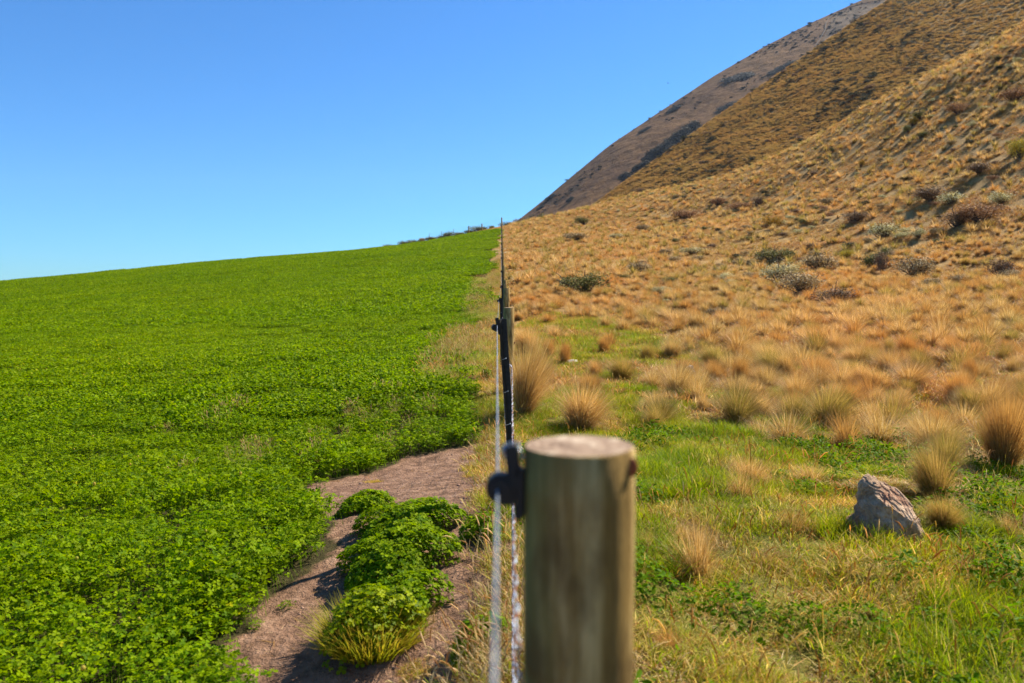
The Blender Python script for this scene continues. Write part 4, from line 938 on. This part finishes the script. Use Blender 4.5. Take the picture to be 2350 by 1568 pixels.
fence = bpy.data.objects.new('wire_fence', None); C.objects.link(fence); fence.location = (float(fx(1.05)), 1.05, float(H(fx(1.05), 1.05)))
tag(fence, 'straight wire fence on wooden and black steel posts between green field and tan pasture', 'fence')
FL = Vector(fence.location)
def rel(o, p, parent=None):
    """place a child at world position p under the fence (or a child of the fence)"""
    o.parent = parent or fence; base = FL if parent is None else FL+Vector(parent.location); o.location = Vector(p)-base
def post_mesh(r, h, seg, seed, tw=.0):
    r_ = np.random.default_rng(seed); bm = bmesh.new(); rings = 26 if seg > 30 else 4; lo = -.35
    ph = r_.uniform(0, 6.28, 4); L = []
    for i in range(rings+1):
        z = lo+(h-lo)*i/rings if i < rings else h
        k = 1+.03*(1-z/h); row = []
        for j in range(seg):
            a = 2*math.pi*j/seg; rr = r*k*(1+.012*math.sin(2*a+ph[0])+.008*math.sin(3*a+ph[1]+z*2)+.006*math.sin(7*a+ph[2]+z*3))
            row.append(bm.verts.new((rr*math.cos(a), rr*math.sin(a), z)))
        L.append(row)
    for A_, B_ in zip(L, L[1:]):
        for j in range(seg): bm.faces.new((A_[j], A_[(j+1) % seg], B_[(j+1) % seg], B_[j])).smooth = True
    ch = [bm.verts.new((v.co.x*.965, v.co.y*.965, h+r*.035)) for v in L[-1]]
    for j in range(seg): bm.faces.new((L[-1][j], L[-1][(j+1) % seg], ch[(j+1) % seg], ch[j])).smooth = True
    f = bm.faces.new(ch); f.material_index = 1
    me = bpy.data.meshes.new('wooden_post'); bm.to_mesh(me); bm.free(); me.materials.append(M['post']); me.materials.append(M['post_end']); return me
def top_at(px, py, d): a, b = ray(px, py); return a*d, EYE+b*d
def insulator_mesh(scale=1.0, name='insulator'):
    """black claw insulator: back plate nailed to the post, arm, round head with a wire slot; +x is the post side"""
    bm = bmesh.new()
    def bxs(c, d, b=.003, rz=0):
        r = bmesh.ops.create_cube(bm, size=1); vs = r['verts']; bmesh.ops.scale(bm, vec=d, verts=vs); bmesh.ops.rotate(bm, cent=(0, 0, 0), matrix=Matrix.Rotation(rz, 3, 'Y'), verts=vs); bmesh.ops.translate(bm, vec=c, verts=vs)
        bmesh.ops.bevel(bm, geom=list({e for v in vs for e in v.link_edges}), offset=b, segments=2, affect='EDGES')
    def cyl(c, r, dpt, axis='Y', r2=None):
        q = bmesh.ops.create_cone(bm, cap_ends=True, segments=20, radius1=r, radius2=r if r2 is None else r2, depth=dpt); vs = q['verts']
        if axis == 'Y': bmesh.ops.rotate(bm, cent=(0, 0, 0), matrix=Matrix.Rotation(math.pi/2, 3, 'X'), verts=vs)
        if axis == 'X': bmesh.ops.rotate(bm, cent=(0, 0, 0), matrix=Matrix.Rotation(math.pi/2, 3, 'Y'), verts=vs)
        bmesh.ops.translate(bm, vec=c, verts=vs)
    bxs((-.006, 0, -.012), (.012, .026, .075)); bxs((-.016, 0, .03), (.02, .020, .055), rz=-.12); bxs((-.020, 0, 0), (.03, .022, .030))
    cyl((-.035, 0, -.006), .022, .024); cyl((-.035, 0, -.006), .015, .034); bxs((-.024, 0, -.016), (.034, .022, .034), .006); cyl((-.030, 0, -.004), .013, .022, 'X'); bxs((-.008, 0, -.042), (.014, .018, .026), .003)
    bmesh.ops.scale(bm, vec=(scale,)*3, verts=bm.verts)
    me = bpy.data.meshes.new(name); bm.to_mesh(me); bm.free(); me.materials.append(M['black']); return me
INS = insulator_mesh()
# wooden posts: (distance, photo x of the centre, photo y of the top)
WP = [(1.05, 1330, 1021, .0735), (10.9, 1168, 706, .073), (18.4, 1162.5, 661, .074), (28, 1158.5, 643, .07), (37.6, 1155.5, 609, .07)]
wd_pos = []
for i, (d, px, py, r) in enumerate(WP):
    x, zt = top_at(px, py, d); g = float(H(x, d)); me = post_mesh(r, zt-g-.003, 64 if i == 0 else 20, i+3); o = bpy.data.objects.new('wooden_post', me); C.objects.link(o); rel(o, (x, d, g)); wd_pos.append((x, d, g, zt, o))
    if i == 0: tag(o, 'thick round pine post nearest the camera with a pale sawn top')
for y_ in (47.2, 56.8, 66.5, 76, 86, 95.5, 104.5, 113.5):
    x = float(fx(y_)); g = float(H(x, y_)); h = 1.25 if y_ < 113 else 1.5; o = bpy.data.objects.new('wooden_post', post_mesh(.07 if y_ < 113 else .1, h, 14, 9)); C.objects.link(o); rel(o, (x, y_, g)); wd_pos.append((x, y_, g, g+h, o))
for yb in (-8.5,):
    x = float(fx(yb)); g = float(H(x, yb)); o = bpy.data.objects.new('wooden_post', post_mesh(.07, 1.25, 20, 4)); C.objects.link(o); rel(o, (x, yb, g)); wd_pos.insert(0, (x, yb, g, g+1.25, o))
P0 = wd_pos[1]
# insulator on the nearest post, drawn from its place in the photo
def pt(px, py, d): a, b = ray(px, py); return Vector((a*d, d, EYE+b*d))
ins0 = pt(1160, 1120, .99)
o = bpy.data.objects.new('insulator', insulator_mesh(.88)); C.objects.link(o); rel(o, (P0[0]-.0735-.001, 1.035, ins0.z-.005), P0[4]); tag(o, 'black plastic claw insulator holding the top wire on the nearest post')
kb = MB(); V, F = ball((0, 0, 0), .011, 10, 6, (1, .35, 1.3)); kb.add(V, F)
o = kb.build('knot', M['knot'], smooth=True); rel(o, pt(1181, 787, 10.9-.02), wd_pos[2][4])
o = kb.build('knot', M['knot'], smooth=True); o.scale = (.6, 1, .8); rel(o, (wd_pos[2][0]-.035, 10.9-.06, wd_pos[2][3]-.33), wd_pos[2][4])
o = kb.build('knot', M['knot'], smooth=True); o.scale = (.8, .8, .9); rel(o, (P0[0]+.064, P0[1]-.038, P0[3]-.022), P0[4])

def picket_mesh(h, holes=5):
    """Y section steel picket"""
    bm = bmesh.new(); t = .0035; prof = []
    for k_ in range(3):
        a = math.radians(90+120*k_); ln = .031 if k_ else .026; ux, uy = math.cos(a), math.sin(a); sx, sy = -uy, ux
        a2 = a-math.radians(60)
        prof += [(t*1.2*math.cos(a2), t*1.2*math.sin(a2)), (ux*ln-sx*t, uy*ln-sy*t), (ux*ln+sx*t, uy*ln+sy*t)]
    r0 = [bm.verts.new((x, y, -.3)) for x, y in prof]; r1 = [bm.verts.new((x, y, h)) for x, y in prof]; n = len(prof)
    for j in range(n): bm.faces.new((r0[j], r0[(j+1) % n], r1[(j+1) % n], r1[j]))
    bm.faces.new(r1); bm.faces.new(r0[::-1]); bmesh.ops.recalc_face_normals(bm, faces=bm.faces)
    me = bpy.data.meshes.new('steel_picket'); bm.to_mesh(me); bm.free(); me.materials.append(M['steel']); return me
def clip_mesh():
    mb = MB(); V, F = ball((0, 0, 0), .0045, 8, 5); mb.add(V, F); mb.tube([(-.0, 0, 0), (-.012, 0, -.002), (-.022, .002, -.006), (-.028, .0, -.001)], .0016, 5)
    me = mb.build('clip', M['wire'], smooth=True, link=False).data; return me
CLIP = clip_mesh()
SP = [(5.3, 1149, 731, 1.27, .055), (14.2, 1150.5, 684, 1.27, .01), (22.5, 1153, 655, 1.22, .0), (33, None, None, 1.22, 0)]
sp_pos = []
for i, (d, px, py, h, ln) in enumerate(SP):
    x = float(fx(d))-.055; g = float(H(x, d)); zt = g+h
    if px:
        x, zt = top_at(px, py, d); g = float(H(x, d)); h = zt-g
    xb = x+(.088 if i == 0 else ln)
    o = bpy.data.objects.new('steel_picket', picket_mesh(h)); C.objects.link(o); rel(o, (xb, d, g)); o.rotation_euler = (0, math.atan2(x-xb, h), .1 if i else math.radians(25))
    if i == 0: tag(o, 'black steel picket leaning left in front of the second wooden post')
    sp_pos.append((x, d, g, zt, o))
    q = bpy.data.objects.new('insulator', INS); C.objects.link(q); q.parent = o; q.location = (-.022, -.012, h-.045); q.rotation_euler = (0, 0, -.1)
    if i < 2:
        for z_ in (.26, .48, .70, .90, 1.06):
            c_ = bpy.data.objects.new('clip', CLIP); C.objects.link(c_); c_.parent = o; c_.location = (-.002, -.028, h-z_)
for y_ in (42.4, 52, 61.5, 71, 81, 90.5, 100):
    x = float(fx(y_))-.05; g = float(H(x, y_)); o = bpy.data.objects.new('steel_picket', picket_mesh(1.2)); C.objects.link(o); rel(o, (x, y_, g)); sp_pos.append((x, y_, g, g+1.2, o))
    q = bpy.data.objects.new('insulator', INS); C.objects.link(q); q.parent = o; q.location = (-.022, -.012, 1.155)
# top wire: through the insulator heads
w0 = Vector((P0[0]-.0745-.0345, 1.035, ins0.z-.010)); w1 = pt(1141, 746, 5.27)
def wire(name, pts, r, m_, seg=6, wig=0., par=fence, lab=None, step=.25):
    pts = [Vector(p) for p in pts]; out = []
    for a_, b_ in zip(pts, pts[1:]):
        n = max(2, int((b_-a_).length/step)); sag = min((b_-a_).length, 12)**2*.0004
        for i in range(n): t = i/n; p = a_.lerp(b_, t); p.z -= 4*sag*t*(1-t); out.append(p)
    out.append(pts[-1]); out = np.array([tuple(p) for p in out])
    if wig: s_ = np.arange(len(out)); out[:, 0] += wig*np.sin(s_*1.9+out[:, 1])*.5; out[:, 2] += wig*np.cos(s_*2.3)*.7
    mb = MB(); mb.tube(out-np.array(FL), r, seg); o = mb.build(name, m_, smooth=True); o.parent = par
    if lab: tag(o, lab)
    return o
tail = [(p[0]-.045, p[1]-.012, p[3]-.05) for p in sp_pos[1:]]
wire('top_wire', [(w0.x+.125, -8.4, w0.z+.0), w0, w1]+tail, .0016, M['wire'], lab='pale galvanised top wire held off the posts by black insulators', step=.2)
# woven netting: crimped horizontals and upright stays in one plane just left of the posts
def netx(y): return float(np.interp(y, [-8.5, .5, 1.05, 2, 5.3, 10.9, 20, 120], [fx(-8.5)-.07, fx(.5)-.068, fx(1.05)-.079, fx(2)-.072, .002, fx(10.9)-.078, fx(20)-.08, fx(120)-.08]))
mbn = MB(); ysn = np.concatenate([np.arange(-1.0, 8, .0375), np.arange(8, 30, .15), np.arange(30, 113, 1.0)])
gxn = np.array([netx(q) for q in ysn]); gzn = H(gxn, ysn)
for j, hh_ in enumerate((.10, .22, .34, .47, .62, .79, .96)):
    cr = .0030*np.where(ysn < 12, 1, .4); xx = gxn+cr*np.sin(ysn*2*math.pi/.15+j); zz = gzn+hh_*(1.0 if True else 1)+cr*1.2*np.cos(ysn*2*math.pi/.15+j)+.012*np.sin(ysn*.9+j)
    mbn.tube(np.stack([xx, ysn, zz], 1)-np.array(FL), .0014 if j < 6 else .0017, 5)
for q in np.concatenate([np.arange(-.9, 8, .30), np.arange(8, 30, .9)]):
    x = netx(q); g = float(H(x, q)); zs = np.linspace(.10, .96, 15); pts_ = np.stack([x+.004*np.sin(zs*40+q*7), np.full(15, q)+.003*np.cos(zs*33), g+zs], 1); mbn.tube(pts_-np.array(FL), .0012, 4)
    if q < 8:
        for hh_ in (.22, .34, .47, .62, .79, .96): V, F = ball((x-FL.x, q-FL.y, g+hh_-FL.z+.012*math.sin(q*.9)), .0036, 6, 4); mbn.add(V, F)
net = mbn.build('netting', M['rwire'], smooth=True); net.parent = fence; tag(net, 'crimped galvanised and rust stained netting wires below the top wire')
# tie wire looped round the nearest post near its top
mb = MB(); th = np.linspace(math.radians(150), math.radians(40)+2*math.pi, 60); zt_ = P0[3]-.020
ring = [(P0[0]+.0775*math.cos(a_)*1.0, P0[1]+.0775*math.sin(a_), zt_) for a_ in np.linspace(math.radians(185), math.radians(20), 40)]
ring = [tuple(pt(1158, 1052, 1.10)), tuple(pt(1154, 1036, 1.11)), tuple(pt(1159, 1021, 1.11)), tuple(pt(1172, 1015, 1.09)), tuple(pt(1190, 1017, 1.07))]+ring
mb.tube(np.array(ring)-np.array(FL), .0013, 6); V, F = ball(np.array(pt(1159, 1034, 1.10))-np.array(FL), .0052, 8, 6, (1, 1, 1.7)); mb.add(V, F)
tie = mb.build('tie_wire', M['wire'], smooth=True); tie.parent = P0[4]; tie.location = -Vector(P0[4].location)

# crossing fence along the crest
cf = bpy.data.objects.new('crest_fence', None); C.objects.link(cf); cf.location = (-7.4, 115.5, float(H(-7.4, 115.5))); tag(cf, 'low wire fence crossing the field crest left of the main fence', 'fence')
tops = []
for px, wd_, hp in ((1106, .08, 19), (1076, .09, 20), (1041, .03, 17), (1013, .03, 14), (985, .03, 14)):
    d = 115.5; a_, _ = ray(px, 530); x = a_*d; g = float(H(x, d)); h = 1.2; o = bpy.data.objects.new('wooden_post' if wd_ > .05 else 'stake', post_mesh(wd_, h, 10, 2)); C.objects.link(o); o.parent = cf; o.location = Vector((x, d, g))-cf.location; tops.append((x, d, g+h))
tops.insert(0, (wd_pos[-1][0], wd_pos[-1][1]+.1, wd_pos[-1][3]))
for k_ in range(4):
    mb = MB(); mb.tube(np.array([(x, y, z-.06-.22*k_) for x, y, z in tops])-np.array(cf.location), .006, 4); q = mb.build('wire', M['wire'], smooth=True); q.parent = cf

# a bird far off in the sky
bp = pt(1533, 191, 60); m_, t_ = mat('dark_feathers'); k = N(t_); k.out(k.pbr(lin(60, 56, 52), .8))
bm = bmesh.new(); V, F = ball((0, 0, 0), .06, 10, 8, (2.0, .8, .8)); mb = MB(); mb.add(V, F); V, F = ball((.13, 0, .02), .032, 8, 6, (1.2, .9, .9)); mb.add(V, F)
mb.add(np.array([(-.1, -.02, 0), (-.1, .02, 0), (-.21, .05, 0), (-.21, -.05, 0), (-.1, -.02, .008), (-.1, .02, .008), (-.21, .05, .004), (-.21, -.05, .004)]), np.array([[0, 1, 2, 3], [7, 6, 5, 4], [0, 3, 7, 4], [1, 5, 6, 2], [0, 4, 5, 1], [3, 2, 6, 7]]))
for s_ in (-1, 1):
    w_ = np.array([(.05, .03*s_, .01), (-.05, .03*s_, .01), (-.06, .15*s_, .05), (.05, .15*s_, .06), (-.07, .29*s_, .03), (-.02, .29*s_, .03)]); lo = w_-np.array([0, 0, .008])
    mb.add(np.concatenate([w_, lo]), np.array([[0, 1, 2, 3], [3, 2, 4, 5], [9, 8, 7, 6], [11, 10, 8, 9], [0, 3, 9, 6], [3, 5, 11, 9], [5, 4, 10, 11], [4, 2, 8, 10], [2, 1, 7, 8]]))
bird = mb.build('bird', m_, smooth=False); bm.free(); bird.location = bp; bird.rotation_euler = (.2, .1, 2.2); bird.scale = (.38, .38, .38); tag(bird, 'tiny dark bird flying in the blue sky left of the far hill', 'bird')
print('objects', len(C.objects))

# ------------------------------------------------------------------ air: far things fade slightly to blue
mb = MB(); hz_top = float(max(V3[..., 2].max(), V2[..., 2].max(), GZ.max()))+6; hz_lo = float(min(V3[..., 2].min(), V2[..., 2].min(), GZ.min()))-1; print('haze', hz_lo, hz_top); mb.box((0, 0, (hz_top+hz_lo)/2), (7200, 7200, hz_top-hz_lo)); m_, t_ = mat('haze_air'); k = N(t_)
pv = k.n('ShaderNodeVolumePrincipled'); pv.inputs['Color'].default_value = (.62, .78, 1, 1); pv.inputs['Density'].default_value = HAZE; pv.inputs['Anisotropy'].default_value = .2
o_ = k.n('ShaderNodeOutputMaterial'); k.l(pv.outputs[0], o_.inputs['Volume'])
hz_ = mb.build('haze', m_); tag(hz_, 'thin bluish air over the whole valley', 'haze', kind='stuff')
